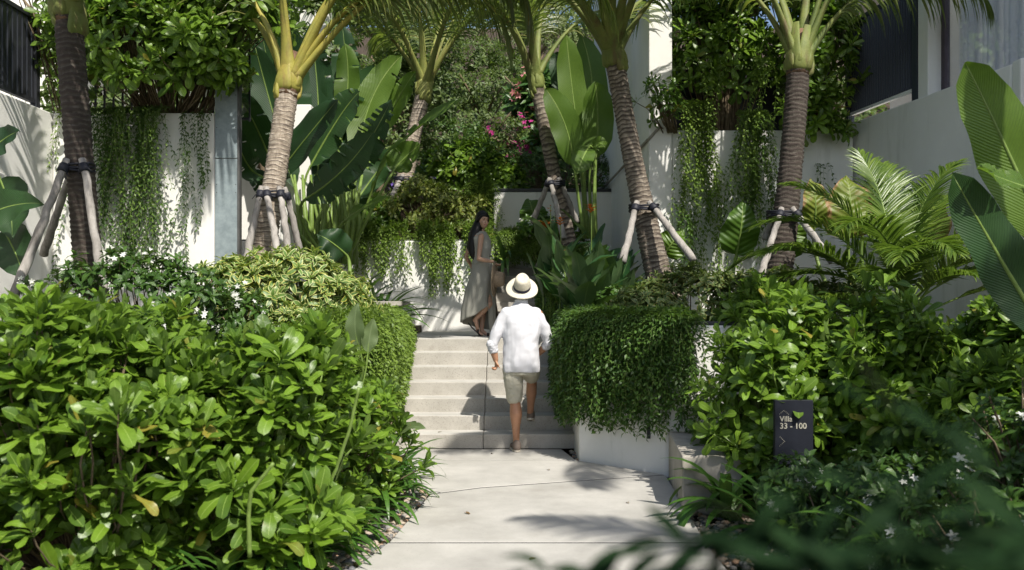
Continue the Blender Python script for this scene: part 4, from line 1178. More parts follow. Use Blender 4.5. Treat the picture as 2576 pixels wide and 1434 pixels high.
# --- jasmine with white flowers -------------------------------------------
W_ = ('white_petal', 34, .026, 5)
shrub('white_flowering_shrub', 'dark shrub with small white flowers round the foot of the thick left palm', [((-3.45, 7.9, 1.5), (.95, .5, .48)), ((-2.65, 8.3, 1.35), (.4, .4, .3))], 330, 'shrub', 'ovat', .125, 'jasmine', (-3.4, 8.1, .9), per=9, singles=150, flower=('white_petal', 52, .028, 5), group='white-flowering shrubs')
shrub('white_flowering_shrub', 'white-flowering shrub below the sign at the right', [((2.3, 5.1, .14), (.6, .5, .52))], 240, 'shrub', 'ovat', .115, 'jasmine', (2.15, 4.9, 0), per=9, singles=200, flower=('white_petal', 22, .025, 5), group='white-flowering shrubs', inner=.4)
shrub('white_flowering_shrub', 'low leafy shrub hiding the foot of the dark villa sign', [((1.84, 5.55, .20), (.30, .24, .36))], 110, 'shrub', 'ovat', .115, 'jasmine', (1.84, 5.6, 0), per=9, singles=80, flower=('white_petal', 5, .025, 5), group='white-flowering shrubs', inner=.4)
shrub('white_flowering_shrub', 'white-flowering shrub at the right edge below the glossy hedge', [((3.0, 4.75, .50), (.62, .55, .62))], 250, 'shrub', 'ovat', .115, 'jasmine', (3.0, 4.9, 0), per=9, singles=200, flower=('white_petal', 30, .025, 5), group='white-flowering shrubs', inner=.4)
shrub('white_flowering_shrub', 'white-flowering shrub in the bottom right corner', [((2.35, 3.85, .25), (.7, .5, .5))], 230, 'shrub', 'ovat', .11, 'jasmine', (2.3, 3.9, 0), per=9, singles=100, flower=('white_petal', 12, .028, 5), group='white-flowering shrubs', inner=.4)
shrub('white_flowering_shrub', 'white-flowering shrub in front of the upper white wall', [((.48, 15.2, 2.82), (.42, .35, .28)), ((1.0, 15.0, 2.75), (.45, .4, .30))], 150, 'shrub', 'ovat', .13, 'scaevola_deep', (.5, 15, 2.3), per=9, flower=('white_petal', 38, .026, 5), group='white-flowering shrubs')
shrub('white_flowering_shrub', 'few white flowers on a low shrub beside the right strap lily wall', [((1.2, 10.0, 1.45), (.35, .35, .3))], 60, 'shrub', 'ovat', .11, 'jasmine', (1.2, 10.1, 1.1), per=9, flower=('white_petal', 8, .024, 5), group='white-flowering shrubs')

# --- glossy bed at the right ------------------------------------------------
RB = [
 ('glossy shrub leaning over the concrete block at the left end of the right bed', [((1.98, 6.75, .72), (.48, .6, .78))], 190, (2.0, 6.9, 0)),
 ('glossy shrub directly behind the dark villa sign', [((2.35, 6.95, .70), (.5, .50, .70))], 170, (2.4, 6.7, 0)),
 ('tall glossy shrub in the middle of the right bed', [((2.9, 6.6, .74), (.68, .65, .74))], 230, (2.9, 6.8, 0)),
 ('glossy shrub at the right frame edge under the broad banana leaf', [((3.75, 6.35, .88), (.62, .65, .74))], 220, (3.75, 6.5, 0)),
 ('lower glossy shrub in front at the right frame edge', [((3.3, 5.65, .58), (.6, .45, .60))], 190, (3.3, 5.7, 0)),
 ('upright glossy shrub rising behind the planter wall corner', [((2.25, 7.9, 1.25), (.40, .4, .45))], 100, (2.25, 8.0, .6)),
]
for i, (lab, bl, n, root) in enumerate(RB):
    shrub('glossy_shrub', lab, bl, n, 'shrub', 'spat', .205, 'scaevola', root, per=13, spread=(4, 80), up_bias=.65, lump=.25, singles=170, group='glossy green shrubs of the right bed', every=2, inner=.42, zmin=.1, stem=.007, stemmat='greenstem')

# big shrubs above the retaining walls
shrub('glossy_shrub', 'large dark glossy shrub overhanging the left retaining wall', [((-4.6, 10.5, 4.6), (1.0, .6, .80)), ((-3.75, 10.4, 4.45), (.55, .5, .65)), ((-4.6, 10.6, 5.9), (1.2, .7, .8)), ((-3.4, 10.7, 5.3), (.75, .6, .9))], 560, 'shrub', 'spat', .27, 'scaevola', (-4.3, 10.9, 3.9), per=12, spread=(8, 95), singles=280, every=5, inner=.4, group='glossy shrubs above the retaining walls', stem=.008, cell=9)
shrub('glossy_shrub', 'glossy shrub in front of the black railing at upper left', [((-5.5, 10.7, 4.9), (.42, .4, .8)), ((-5.9, 10.2, 6.0), (.8, .5, .6))], 130, 'shrub', 'spat', .23, 'scaevola', (-5.4, 11.0, 3.9), per=11, singles=80, every=6, inner=.5, group='glossy shrubs above the retaining walls')
shrub('glossy_shrub', 'big glossy shrub above the right vine wall between the two right palms', [((2.95, 12.25, 5.0), (.85, .5, .95)), ((2.9, 12.2, 6.1), (.95, .55, .7))], 330, 'shrub', 'spat', .235, 'scaevola', (3.0, 12.2, 3.9), per=12, singles=280, every=3, inner=.35, group='glossy shrubs above the retaining walls', cell=8)
shrub('glossy_shrub', 'glossy shrub spilling down over the wall right of the dark palm', [((4.25, 12.1, 5.0), (.62, .5, .9)), ((4.2, 11.95, 4.1), (.48, .4, .55)), ((4.0, 12.2, 6.1), (.8, .55, .6))], 280, 'shrub', 'spat', .235, 'scaevola', (4.2, 12.2, 3.9), per=12, singles=240, every=3, inner=.35, group='glossy shrubs above the retaining walls', cell=8)
shrub('glossy_shrub', 'small dark shrub branch reaching left across the building corner', [((2.02, 11.7, 4.25), (.32, .3, .35))], 26, 'shrub', 'spat', .17, 'scaevola_deep', (2.3, 12.1, 3.9), per=9, every=1, inner=.5, group='glossy shrubs above the retaining walls')
mb = MB(); mb.box(2.31, 4.7, 12.75, 12.8, 3.9, 5.0); tag(mb.build('planter_screen', M['blackmetal'], None), 'black screen behind the shrubs above the right vine wall', 'screen')
# --- broad paddle leaves (banana, traveller's palm) --------------------------
def paddle(parent, base, mid, tip, W, up, mat, stalk_from=None, tears=0, fold=.18, droop=0.0, wr=.02, stalk_r=.018, name='leaf', seed=0, shape=None, curl_edge=0.0):
    """a big leaf along the curve base-mid-tip; tears = number of slits to each side"""
    rg = random.Random(seed)
    base, mid, tip, up = Vector(base), Vector(mid), Vector(tip), Vector(up)
    ctrl = mid * 2 - (base + tip) / 2
    nv, nx = (64 if tears else 36), 5
    ts, ws = shape or ([0, .06, .2, .45, .75, .92, 1], [.05, .55, .9, 1, .86, .5, .03])
    V, UV, f = [], [], []
    cut = {}
    for sg in (-1, 1):
        cut[sg] = sorted(rg.sample(range(6, nv - 3), tears)) if tears else []
    drp = {}
    for sg in (-1, 1):
        cur = rg.uniform(-.1, .1)
        for i in range(nv + 1):
            if i in cut[sg]: cur = rg.uniform(-.35, .25)
            drp[(sg, i)] = cur
    rows = []
    for i in range(nv + 1):
        t = i / nv
        p = base * (1-t)**2 + ctrl * (2*t*(1-t)) + tip * t*t
        tg = ((ctrl - base) * (1-t) + (tip - ctrl) * t).normalized()
        x = tg.cross(up).normalized(); z = x.cross(tg)
        w = float(np.interp(t, ts, ws)) * W / 2
        row = []
        for j in range(-nx, nx + 1):
            s = abs(j) / nx; sg = 1 if j > 0 else -1
            off = w * s
            fo = fold + droop * s + (drp[(sg, i)] * s if tears else 0)
            q = p + x * sg * off * math.cos(fo) + z * off * math.sin(fo) * (1 if droop >= 0 else 1) + z * wr * math.sin(t * 14 + seed + sg) * s - z * curl_edge * s * s * w
            if tears: q = q + tg * (rg.uniform(-.01, .01) * s)
            V.append(tuple(q)); UV.append((.5 + .5 * j / nx, t))
    c = 2 * nx + 1
    for i in range(nv):
        for j in range(c - 1):
            sg = -1 if j < nx else 1
            outer = (abs(j + .5 - nx) / nx) > .35
            if i in cut[sg] and outer and tears: continue
            f.append((i*c+j, i*c+j+1, (i+1)*c+j+1, (i+1)*c+j))
    mb = MB(); mb.add(V, f, UV, rg.random())
    o = mb.build(name, M[mat], parent, smooth=True)
    # midrib and stalk
    pts, rad = [], []
    if stalk_from is not None:
        s0 = Vector(stalk_from)
        c1 = base - (ctrl - base).normalized() * (base - s0).length * .4
        for k in range(8):
            t = k / 8
            pts.append(s0 * (1-t)**2 + c1 * (2*t*(1-t)) + base * t*t); rad.append(stalk_r * (1.7 - .7 * t))
    for k in range(13):
        t = k / 12 * .97
        p = base * (1-t)**2 + ctrl * (2*t*(1-t)) + tip * t*t
        pts.append(p - up.normalized() * .004); rad.append(stalk_r * (1 - .85 * t))
    mb = MB(); mb.tube(pts, rad, 7)
    mb.build('leaf_stalk', M['greenstem'], o, smooth=True)
    return o
cam_up = Vector((0, -1, .25))

ban = thing('banana_clump', tuple(P(830, 640, 11.8)), 'large clump of banana-like plants with broad leaves in shade-darkened tones left of the steps', 'banana plant')
def bp(b, m, t, W, mat, st, **k):
    (bx, by, bd), (mx, my, md), (tx, ty, td) = b, m, t
    return paddle(ban, P(bx, by, bd), P(mx, my, md), P(tx, ty, td), W, k.pop('up', cam_up), mat, P(*st) if st else None, **k)
bp((690, 430, 12), (640, 310, 11.6), (596, 245, 11.0), .42, 'banana_shaded', (800, 640, 12.2), tears=5, seed=1)
bp((740, 470, 12.3), (680, 260, 12.4), (640, 110, 12.2), .50, 'banana_shaded', (810, 640, 12.3), seed=2, tears=2)
bp((780, 470, 12.4), (735, 220, 12.6), (740, 60, 12.4), .55, 'banana_shaded', (820, 640, 12.4), seed=3, tears=3)
bp((700, 440, 11.6), (760, 360, 11.3), (850, 250, 11.0), .52, 'banana_shaded', (800, 640, 12), seed=4, tears=2)
bp((830, 470, 12), (900, 400, 11.6), (985, 250, 11.4), .50, 'banana_shaded', (830, 640, 12.1), seed=5, tears=9)
bp((780, 420, 12.4), (850, 300, 12.3), (905, 230, 12.1), .50, 'banana_shaded', (815, 640, 12.4), seed=6, tears=4)
bp((770, 500, 11.4), (860, 430, 11.1), (940, 330, 10.9), .48, 'banana_shaded', (810, 640, 11.9), seed=7, tears=7)
bp((900, 400, 12.6), (935, 250, 12.7), (1010, 140, 12.7), .50, 'banana', (850, 640, 12.5), seed=8, tears=3)
bp((860, 330, 12.9), (875, 210, 12.9), (868, 110, 12.8), .40, 'banana', (840, 640, 12.7), seed=9, tears=1)
bp((935, 480, 12.4), (1010, 360, 12.1), (1170, 240, 11.8), .26, 'banana', (872, 640, 12.3), seed=10, tears=6, up=Vector((0, -.6, .8)))
bp((990, 430, 12.0), (1015, 400, 12), (1058, 362, 11.9), .42, 'banana', (880, 640, 12.2), seed=11, tears=1)
bp((868, 555, 11.6), (920, 520, 11.3), (985, 492, 11.0), .26, 'banana', (820, 660, 11.8), seed=12, up=Vector((0, -.75, .6)), tears=2)
bp((650, 440, 11.9), (615, 400, 11.5), (580, 300, 11.1), .36, 'banana_shaded', (795, 640, 12.2), seed=13, tears=4)
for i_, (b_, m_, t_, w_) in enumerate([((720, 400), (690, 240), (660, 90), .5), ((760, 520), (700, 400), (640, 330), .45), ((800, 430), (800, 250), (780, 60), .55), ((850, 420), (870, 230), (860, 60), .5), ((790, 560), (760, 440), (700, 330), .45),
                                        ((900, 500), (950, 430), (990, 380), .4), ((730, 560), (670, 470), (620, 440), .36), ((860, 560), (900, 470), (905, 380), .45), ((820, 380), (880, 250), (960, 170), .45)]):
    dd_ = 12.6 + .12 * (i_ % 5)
    bp((*b_, dd_), (*m_, dd_ + .1), (*t_, dd_), w_, 'banana_shaded', (800 + 8 * i_, 640, 12.5), seed=100 + i_, tears=(i_ % 4) * 2)
bp((960, 330, 12.8), (1000, 250, 12.8), (1045, 180, 12.7), .34, 'banana', (865, 640, 12.6), seed=14, tears=2)
bp((840, 480, 12.9), (790, 330, 13.0), (800, 130, 12.9), .55, 'banana_shaded', (830, 640, 12.9), seed=15)
bp((870, 480, 12.9), (880, 380, 13.0), (950, 300, 12.9), .5, 'banana_shaded', (850, 640, 12.9), seed=16, tears=3)
for i in range(16):
    x0 = 760 + i * 9; mb = MB()
    mb.tube([P(x0, 665, 12.0 + (i % 4) * .15), P(x0 - 6 + (i % 5) * 6, 560, 12.0 + (i % 4) * .15), P(x0 - 20 + (i % 6) * 12, 440, 12.1 + (i % 4) * .15)], [.045, .036, .018], 8)
    mb.build('stem', M['greenstem'], ban, smooth=True)

tall = thing('banana_clump', tuple(P(1490, 560, 13.4)), 'tall upright banana-like leaves beside the white building corner', 'banana plant')
def tp_(b, m, t, W, mat, st, **k):
    return paddle(tall, P(*b), P(*m), P(*t), W, k.pop('up', cam_up), mat, P(*st), **k)
tp_((1462, 400, 13.4), (1440, 230, 13.4), (1425, 88, 13.3), .46, 'banana', (1478, 600, 13.4), seed=21, fold=.10)
tp_((1478, 370, 13.7), (1490, 220, 13.8), (1462, 85, 13.8), .52, 'banana', (1486, 600, 13.6), seed=22, fold=.05)
tp_((1500, 395, 13.2), (1504, 290, 13.2), (1497, 205, 13.1), .50, 'banana', (1500, 600, 13.2), seed=23, fold=.12)
tp_((1445, 420, 13.2), (1420, 310, 13.1), (1372, 222, 13.0), .48, 'banana', (1470, 600, 13.3), seed=24, fold=.1)
tp_((1440, 300, 14.2), (1415, 200, 14.3), (1400, 130, 14.3), .42, 'banana_shaded', (1470, 600, 13.8), seed=25)
tp_((1480, 372, 12.9), (1465, 400, 12.7), (1452, 438, 12.6), .34, 'banana', (1490, 600, 13.0), seed=26)
tp_((1492, 378, 13.1), (1505, 360, 12.9), (1524, 372, 12.8), .22, 'banana', (1492, 600, 13.1), seed=27, tears=8)
tp_((1440, 378, 13.9), (1420, 372, 13.6), (1402, 392, 13.4), .28, 'banana_shaded', (1478, 600, 13.7), seed=28, tears=7)

nb = thing('banana_plant', tuple(P(2560, 900, 5.9)), 'very large broad leaves rising at the right frame edge', 'banana plant')
def np_(b, m, t, W, mat, **k):
    return paddle(nb, P(*b), P(*m), P(*t), W, k.pop('up', Vector((-.15, -1, .2))), mat, (4.05, 6.3, 0), **k)
np_((2640, 620, 5.7), (2530, 370, 5.7), (2428, 156, 5.6), .46, 'banana', seed=31, fold=.08, stalk_r=.022)
np_((2640, 860, 5.2), (2510, 640, 5.2), (2394, 434, 5.1), .34, 'banana_shaded', seed=32, fold=.10, stalk_r=.020)
np_((2620, 480, 5.4), (2550, 460, 5.2), (2460, 422, 5.0), .20, 'banana', seed=33, tears=5, up=Vector((.1, -.8, .6)), stalk_r=.014)

le = thing('elephant_ear_plant', tuple(P(30, 760, 7.4)), 'broad dark elephant-ear leaves at the left frame edge', 'plant')
EAR = ([0, .05, .2, .45, .75, .93, 1], [.35, .8, 1, .95, .62, .22, .02])
for i, (b, m, t, W, mt) in enumerate([((-60, 560, 7.2), (20, 520, 7.2), (108, 512, 7.1), .34, 'banana_shaded'), ((0, 450, 7.9), (25, 530, 7.9), (30, 600, 7.8), .45, 'banana_shaded'),
                                     ((-40, 390, 7.2), (10, 350, 7.2), (46, 330, 7.1), .26, 'banana_shaded'), ((10, 580, 8.0), (40, 640, 7.9), (60, 700, 7.8), .42, 'banana_shaded')]):
    paddle(le, P(*b), P(*m), P(*t), W, cam_up, mt, P(b[0] - 60, b[1] + 90, b[2] + .1), seed=40 + i, shape=EAR, stalk_r=.012)

# elephant ears
def ear(label, b, t, W, mat, root, seed=0, up=cam_up, bend=.10, brown=False, name='elephant_ear_plant'):
    th = thing(name, tuple(root), label, 'plant', 'elephant ears along the right wall')
    b, t = P(*b), P(*t)
    mid = (b + t) / 2 + Vector((0, -1, .3)) * bend
    paddle(th, b, mid, t, W, up, mat, root, seed=seed, shape=EAR, wr=.035, curl_edge=.25, stalk_r=.016)
    return th
ear('upright ribbed elephant-ear leaf in front of the right vine wall', (1852, 640, 10.9), (1868, 508, 10.8), .50, 'alocasia', P(1840, 720, 10.9), 51)
ear('dark yellow-edged elephant-ear leaf left of the dark palm', (1960, 630, 10.9), (2005, 560, 10.8), .52, 'alocasia', P(1930, 700, 11), 52, up=Vector((-.4, -1, .2)))
ear('elephant-ear leaf with a brown withered tip beside the dark palm', (2048, 575, 10.2), (2040, 448, 10.2), .34, 'alocasia_brown', P(2080, 720, 10.0), 53)
ear('broad elephant-ear leaf with a browned folded top behind the areca', (2135, 600, 10.2), (2128, 440, 10.3), .62, 'alocasia_brown', P(2150, 720, 10.2), 54)
ear('elephant-ear leaf with a brown rim beside the right wall', (2180, 560, 10.3), (2215, 440, 10.4), .36, 'alocasia_brown', P(2180, 720, 10.3), 55, up=Vector((.5, -1, .1)))
ear('low yellow-green elephant-ear leaf behind the long slanting stake', (1672, 640, 11.2), (1715, 580, 11.2), .42, 'alocasia', P(1690, 700, 11.2), 56)
ear('dark elephant-ear leaf low in the variegated shrub by the golden-crowned palm', (870, 640, 10.3), (800, 590, 10.1), .42, 'banana_shaded', P(880, 690, 10.3), 57)
ear('brown-edged elephant-ear leaf behind the areca crown', (2330, 620, 9.9), (2345, 480, 10.0), .45, 'alocasia_brown', P(2330, 720, 9.9), 58)
ear('bright elephant-ear leaf behind the slender palm', (1345, 560, 15.4), (1330, 500, 15.5), .5, 'alocasia', P(1340, 600, 15.4), 59)

# areca palm
ar = thing('areca_palm', tuple(P(2270, 800, 8.4)), 'bushy areca palm with arching feathery fronds before the right wall', 'palm tree')
c0 = P(2265, 800, 8.4)
def afr(tipx, tipy, D, L, lift, seed, ld=.5, ll=.42, gold='greenstem', tw=.3):
    tip = P(tipx, tipy, D); d = tip - c0; az = math.atan2(d.y, d.x); dist = math.hypot(d.x, d.y)
    frond(ar, tuple(c0 + Vector((0, 0, .05))), az, lift, L, 1.0 + seed * .0, ll, M['areca'], M[gold], n=46, ldroop=ld, wid=.034, twist=tw, ang=58, seg=4, pet_r=.014, start=.30)
rga = random.Random(5)
for i, (az, el, L, dr) in enumerate([(178, 62, 1.85, 1.5), (195, 48, 1.7, 1.3), (215, 66, 1.7, 1.7), (165, 74, 1.8, 1.2), (95, 82, 1.9, .7), (70, 78, 1.9, .8), (12, 58, 1.8, 1.5),
                                     (350, 64, 1.8, 1.5), (330, 50, 1.5, 1.5), (270, 66, 1.4, 1.9), (285, 44, 1.3, 1.7), (250, 58, 1.4, 1.7), (40, 70, 1.9, 1.2), (30, 80, 1.85, .9), (185, 34, 1.6, 1.1), (200, 20, 1.4, .9),
                                     (0, 40, 1.7, 1.4), (340, 30, 1.4, 1.2), (172, 48, 1.9, 1.6), (225, 40, 1.4, 1.3), (300, 60, 1.4, 1.8)]):
    frond(ar, tuple(c0 + Vector((RNG.normal(0, .07), RNG.normal(0, .07), .02))), math.radians(az), math.radians(el), L, dr, .42, M['areca'], M['greenstem'], n=54, ldroop=.55, wid=.027, twist=.35, ang=60, seg=4, pet_r=.013, start=.28, curl=rga.uniform(-.25, .25))
for i in range(5):
    mb = MB(); q = c0 + Vector((RNG.normal(0, .07), RNG.normal(0, .07), 0)); mb.tube([q - Vector((0, 0, .9)), q + Vector((0, 0, .1))], .02, 8); mb.build('cane', M['greenstem'], ar, smooth=True)

# cannas with orange flowers
def canna(x, y, z, label, H, nleaf, lean=0, flower=None, singles=14):
    t = thing('canna_lily', (x, y, z), label, 'plant', 'canna lilies beside the steps')
    lv = Leaves(); mb = MB()
    st = [np.array([x, y, z]) + np.array([lean * u * u * H, -.05 * u * H, u * H]) for u in np.linspace(0, 1, 6)]
    mb.tube(st, [.012, .011, .010, .009, .007, .005], 6); mb.build('stem', M['greenstem'], t, smooth=True)
    for k in range(nleaf):
        u = .12 + .75 * k / nleaf
        a = k * 2.4 + RNG.normal(0, .3); p = st[0] + (st[-1] - st[0]) * u
        e = math.radians(RNG.uniform(45, 75))
        d = np.array([math.cos(a) * math.cos(e), math.sin(a) * math.cos(e), math.sin(e)])
        lv.add('canna', p, d, np.array([-math.cos(a), -math.sin(a), .8]) * 1.0, RNG.uniform(.46, .66) * (1.1 - .3 * u))
    lv.build(M['canna'], t, singles=singles, cell=4)
    if flower:
        f = Leaves(); c = st[-1]
        for q in range(3):
            cc = c + np.array([RNG.normal(0, .02), -.01, -.035 * q])
            for k in range(4):
                a = k * 1.57 + q
                f.add('petal', cc, np.array([math.cos(a) * .9, math.sin(a) * .9 - .2, .75]), np.array([-math.cos(a), -math.sin(a), .9]), flower, .8)
        f.build(M['orange_petal'], t, name='flower')
    return t
CL = [('orange canna bloom nearest the landing', P(1364, 578, 12.0), .125), ('canna with a small orange bloom against the pale stake', P(1405, 568, 11.6), .085), ('canna with the highest orange bloom before the building corner', P(1479, 538, 11.6), .10),
      ('canna with a low hidden orange bud', P(1404, 645, 11.3), .06), ('canna with a faded pink-tan bloom', P(1381, 535, 11.9), .035)]
for lab, p, fl in CL:
    canna(p.x, p.y - .45, 1.25, lab, p.z - 1.22, 5, flower=fl, singles=5)
cl = [(.75, 11.3), (.85, 10.6), (.95, 11.0), (1.15, 11.4), (1.25, 10.8), (.78, 10.0), (.98, 10.1), (1.35, 11.5), (1.5, 11.3), (1.05, 11.9), (.9, 11.9), (1.2, 10.3), (.72, 10.7), (1.4, 10.9), (.82, 9.6)]
wh = ['beside the landing edge', 'in the middle of the clump', 'behind the front row', 'near the leaning palm', 'before the leaning palm', 'nearest the hanging hedge', 'above the hanging hedge', 'at the back by the building corner', 'right against the leaning palm', 'at the back left', 'behind the small creeper mound', 'at the front right', 'leaning towards the steps', 'between palm stake and clump', 'lowest at the front']
for (x, y), w in zip(cl, wh):
    canna(x, y, 1.2, 'dark broad-leaved canna without bloom, ' + w, random.uniform(.7, 1.02), 9, lean=random.uniform(-.15, .1), singles=9)
# broad pointed young leaves standing out of the left bed
yl = thing('young_canna_shoot', (-1.35, 6.2, .5), 'two large pointed bluish leaves standing above the left bed near the steps', 'plant')
paddle(yl, P(905, 880, 6.2), P(893, 820, 6.15), P(900, 762, 6.15), .14, cam_up, 'young', (-1.35, 6.3, .4), seed=71, shape=OVAT, stalk_r=.006, wr=.006)
paddle(yl, P(925, 890, 6.2), P(930, 845, 6.2), P(940, 800, 6.2), .13, Vector((.4, -1, .2)), 'young', (-1.35, 6.3, .4), seed=72, shape=OVAT, stalk_r=.006, wr=.006)
paddle(yl, P(1000, 1100, 6.5), P(1030, 1075, 6.4), P(1072, 1078, 6.3), .10, Vector((0, -.7, .8)), 'young', (-1.1, 6.7, .1), seed=73, shape=OVAT, stalk_r=.005, wr=.006)
nl = thing('young_banana_shoot', tuple(P(1960, 780, 8.2)), 'young shoot with long narrow pointed leaves above the right glossy bed', 'plant')
for i, (tx, ty) in enumerate([(1985, 700), (2030, 690), (1935, 735)]):
    a, b = P(1962, 790, 7.7), P(tx, ty, 7.5)
    paddle(nl, a, (a + b) / 2 + Vector((0, -.03, .03)), b, .075, cam_up, 'scaevola', None, seed=80 + i, shape=LANC, stalk_r=.004, wr=.004)

# --- background hillside --------------------------------------------------------
shrub('glossy_shrub', 'bright glossy bush on the terrace behind the yellow-green shrub', [((-.95, 17.0, 4.05), (.95, .6, .72)), ((-.2, 16.9, 3.85), (.5, .5, .5))], 200, 'shrub', 'spat', .28, 'scaevola', (-.9, 17.2, 3.3), per=11, every=5, inner=.3, singles=60, cell=5)
shrub('clipped_hedge', 'dark fine-leaved hedge above the black-edged upper wall', [((.35, 16.9, 3.95), (.75, .5, .55)), ((1.4, 17.0, 3.95), (.9, .5, .55))], 520, 'shrub', 'lanc', .10, 'vine_dark', (.8, 17.1, 3.4), per=10, every=6, cat='hedge', inner=.25)
shrub('violet_flowering_plant', 'thin plants with violet flowers below the upper terrace palm', [((-1.6, 15.6, 3.45), (.7, .4, .35))], 130, 'shrub', 'lanc', .14, 'bgleaf2', (-1.6, 15.8, 3), per=8, every=2, flower=('violet_petal', 9, .045, 5))
def tree(label, c, r, n, leaf, L, mat, root, name='background_tree', per=10, trunk_r=.09, fl=None, group='trees on the slope behind the garden', every=4, inner=.5, tl=0):
    t = thing(name, tuple(root), label, 'tree', group)
    blobs = []
    rg = random.Random(int(c[0] * 100 + c[1]))
    for k in range(5):
        blobs.append(((c[0] + rg.uniform(-.5, .5) * r[0], c[1] + rg.uniform(-.3, .3) * r[1], c[2] + rg.uniform(-.45, .5) * r[2]), tuple(x * rg.uniform(.45, .75) for x in r)))
    p, ax = blob_points(blobs, n, inner=inner, up_bias=.6)
    lv = Leaves(); rosettes(lv, leaf, p, ax, per, L, (10, 105), pitch=.12)
    cr = lv.build(M[mat], t, name='crown')
    mb = MB(); root = Vector(root); top = Vector((c[0], c[1], c[2] - r[2] * .3))
    mb.tube([root, root.lerp(top, .5) + Vector((.1, 0, 0)), top], [trunk_r * 1.3, trunk_r, trunk_r * .6], 9)
    for k in range(6):
        a = k * 1.05; e = Vector((c[0] + math.cos(a) * r[0] * .7, c[1] + math.sin(a) * r[1] * .6, c[2] + rg.uniform(0, .5) * r[2]))
        s = root.lerp(top, .5 + .08 * k); mb.tube([s, (s + e) / 2 + Vector((0, 0, .15)), e], [trunk_r * .5, trunk_r * .3, .02], 6)
    mb.build('trunk', M['bark'], t, smooth=True)
    if fl: flowers(t, p, ax, fl[1], fl[2], M[fl[0]], 5, clus=fl[3] if len(fl) > 3 else 4)
    return t
tree('dense dark tree filling the space behind the banana clump', (-4.2, 14.2, 5.6), (1.5, .5, 1.9), 420, 'ovat', .17, 'bgleaf', (-4.2, 14.4, 2.5))
tree('dense dark tree behind the golden-crowned palm', (-2.6, 16.2, 5.6), (1.5, .6, 1.9), 380, 'ovat', .17, 'bgleaf', (-2.6, 16.4, 2.5))
tree('leafy tree behind the big shrub at upper left', (-6.4, 13.6, 5.6), (2.0, .6, 2.0), 520, 'ovat', .2, 'bgleaf', (-6.4, 13.8, 2.5))
tree('frangipani tree with pink flowers and long leaves above the bougainvillea', (.75, 19.0, 6.1), (1.3, .9, 1.0), 110, 'lanc', .46, 'frangi', (.9, 19.3, 3.6), per=14, fl=('pink_petal', 16, .085, 6), name='frangipani_tree')
tree('magenta bougainvillea bush in the dark gap between the palms', (.4, 18.6, 4.9), (1.3, .7, .65), 130, 'ovat', .16, 'bgleaf', (.6, 18.9, 3.6), per=7, fl=('magenta_petal', 26, .065, 5), name='bougainvillea')
tree('shaded frangipani with pale grey-green leaves low behind the hedge', (.75, 18.0, 4.6), (.8, .5, .5), 26, 'spat', .34, 'frangi', (.9, 18.2, 3.6), per=12, name='frangipani_tree')
tree('dense small-leaved tree behind the upper terrace palm', (-.7, 21.0, 6.6), (1.6, 1.2, 1.5), 430, 'lanc', .17, 'bgleaf', (-.7, 21.3, 4.2))
tree('grey-green fine-leaved tree below the hanging fronds', (.3, 23.0, 8.6), (2.2, 1.4, 1.6), 600, 'lanc', .17, 'bgleaf2', (.3, 23.3, 5))
tree('dark bushy tree behind the slender palm', (2.2, 21.5, 6.6), (1.5, 1.2, 2.0), 420, 'ovat', .17, 'bgleaf', (2.2, 21.8, 4.4))
tree('fine-leaved tree left of the upper terrace palm', (-2.6, 20.0, 6.8), (1.8, 1.2, 2.0), 480, 'ovat', .17, 'bgleaf', (-2.6, 20.3, 4.2))
tree('dark low bush under the fine-leaved trees', (-.9, 19.4, 4.9), (1.6, .7, .8), 260, 'ovat', .13, 'vine_dark', (-.9, 19.7, 3.8))
tree('tall tree filling the top of the slope on the left', (-3.6, 25.0, 10.5), (3.2, 2, 2.6), 620, 'ovat', .24, 'bgleaf', (-3.6, 25.4, 6), trunk_r=.16)
tree('tall tree filling the top of the slope in the middle', (.6, 28.0, 12.5), (4.0, 2, 2.8), 760, 'ovat', .24, 'bgleaf2', (.6, 28.4, 7), trunk_r=.16)
tree('tall tree filling the top of the slope beside the building', (4.3, 26.0, 9.8), (3.0, 2, 3.0), 560, 'ovat', .24, 'bgleaf', (4.3, 26.4, 6), trunk_r=.16)
tree('round tree far up the slope on the left', (-9, 32.0, 14), (4.5, 3, 4), 600, 'ovat', .34, 'bgleaf2', (-9, 32.4, 9), trunk_r=.2)
tree('small bright palm-like bush between frangipani and slender palm', (1.45, 18.4, 5.1), (.5, .4, .6), 40, 'lanc', .34, 'bgleaf2', (1.5, 18.6, 3.7), per=12)
slope = Leaves()
n = 5200
x = RNG.uniform(-16, 14, n); y = RNG.uniform(19.5, 40, n)
z = 3.84 + (y - 20) * .42 + RNG.random(n) ** .5 * .9
rosettes(slope, 'ovat', np.stack([x, y, z], 1), unit(RNG.normal(0, .4, (n, 3)) + np.array([0, -.3, 1])), 7, .26, (15, 100))
o = slope.build(M['bgleaf'], None, name='undergrowth'); tag(o, 'leafy undergrowth covering the slope behind the garden', 'undergrowth')
gc = Leaves(); n = 1500
x = RNG.uniform(-4.8, -1.7, n); y = RNG.uniform(8.6, 13.7, n)
rosettes(gc, 'ovat', np.stack([x, y, np.full(n, 1.2)], 1), unit(RNG.normal(0, .3, (n, 3)) + np.array([0, 0, 1])), 7, .13, (15, 100))
x = RNG.uniform(.95, 4.6, n); y = RNG.uniform(8.4, 11.8, n)
rosettes(gc, 'ovat', np.stack([x, y, np.full(n, 1.22)], 1), unit(RNG.normal(0, .3, (n, 3)) + np.array([0, 0, 1])), 7, .15, (15, 100))
o = gc.build(M['jasmine'], None, name='ground_cover'); tag(o, 'dark leafy ground cover in the raised beds', 'ground cover')
gc = Leaves(); n = 260
x = RNG.uniform(1.9, 4.6, n); y = RNG.uniform(7.6, 9.6, n)
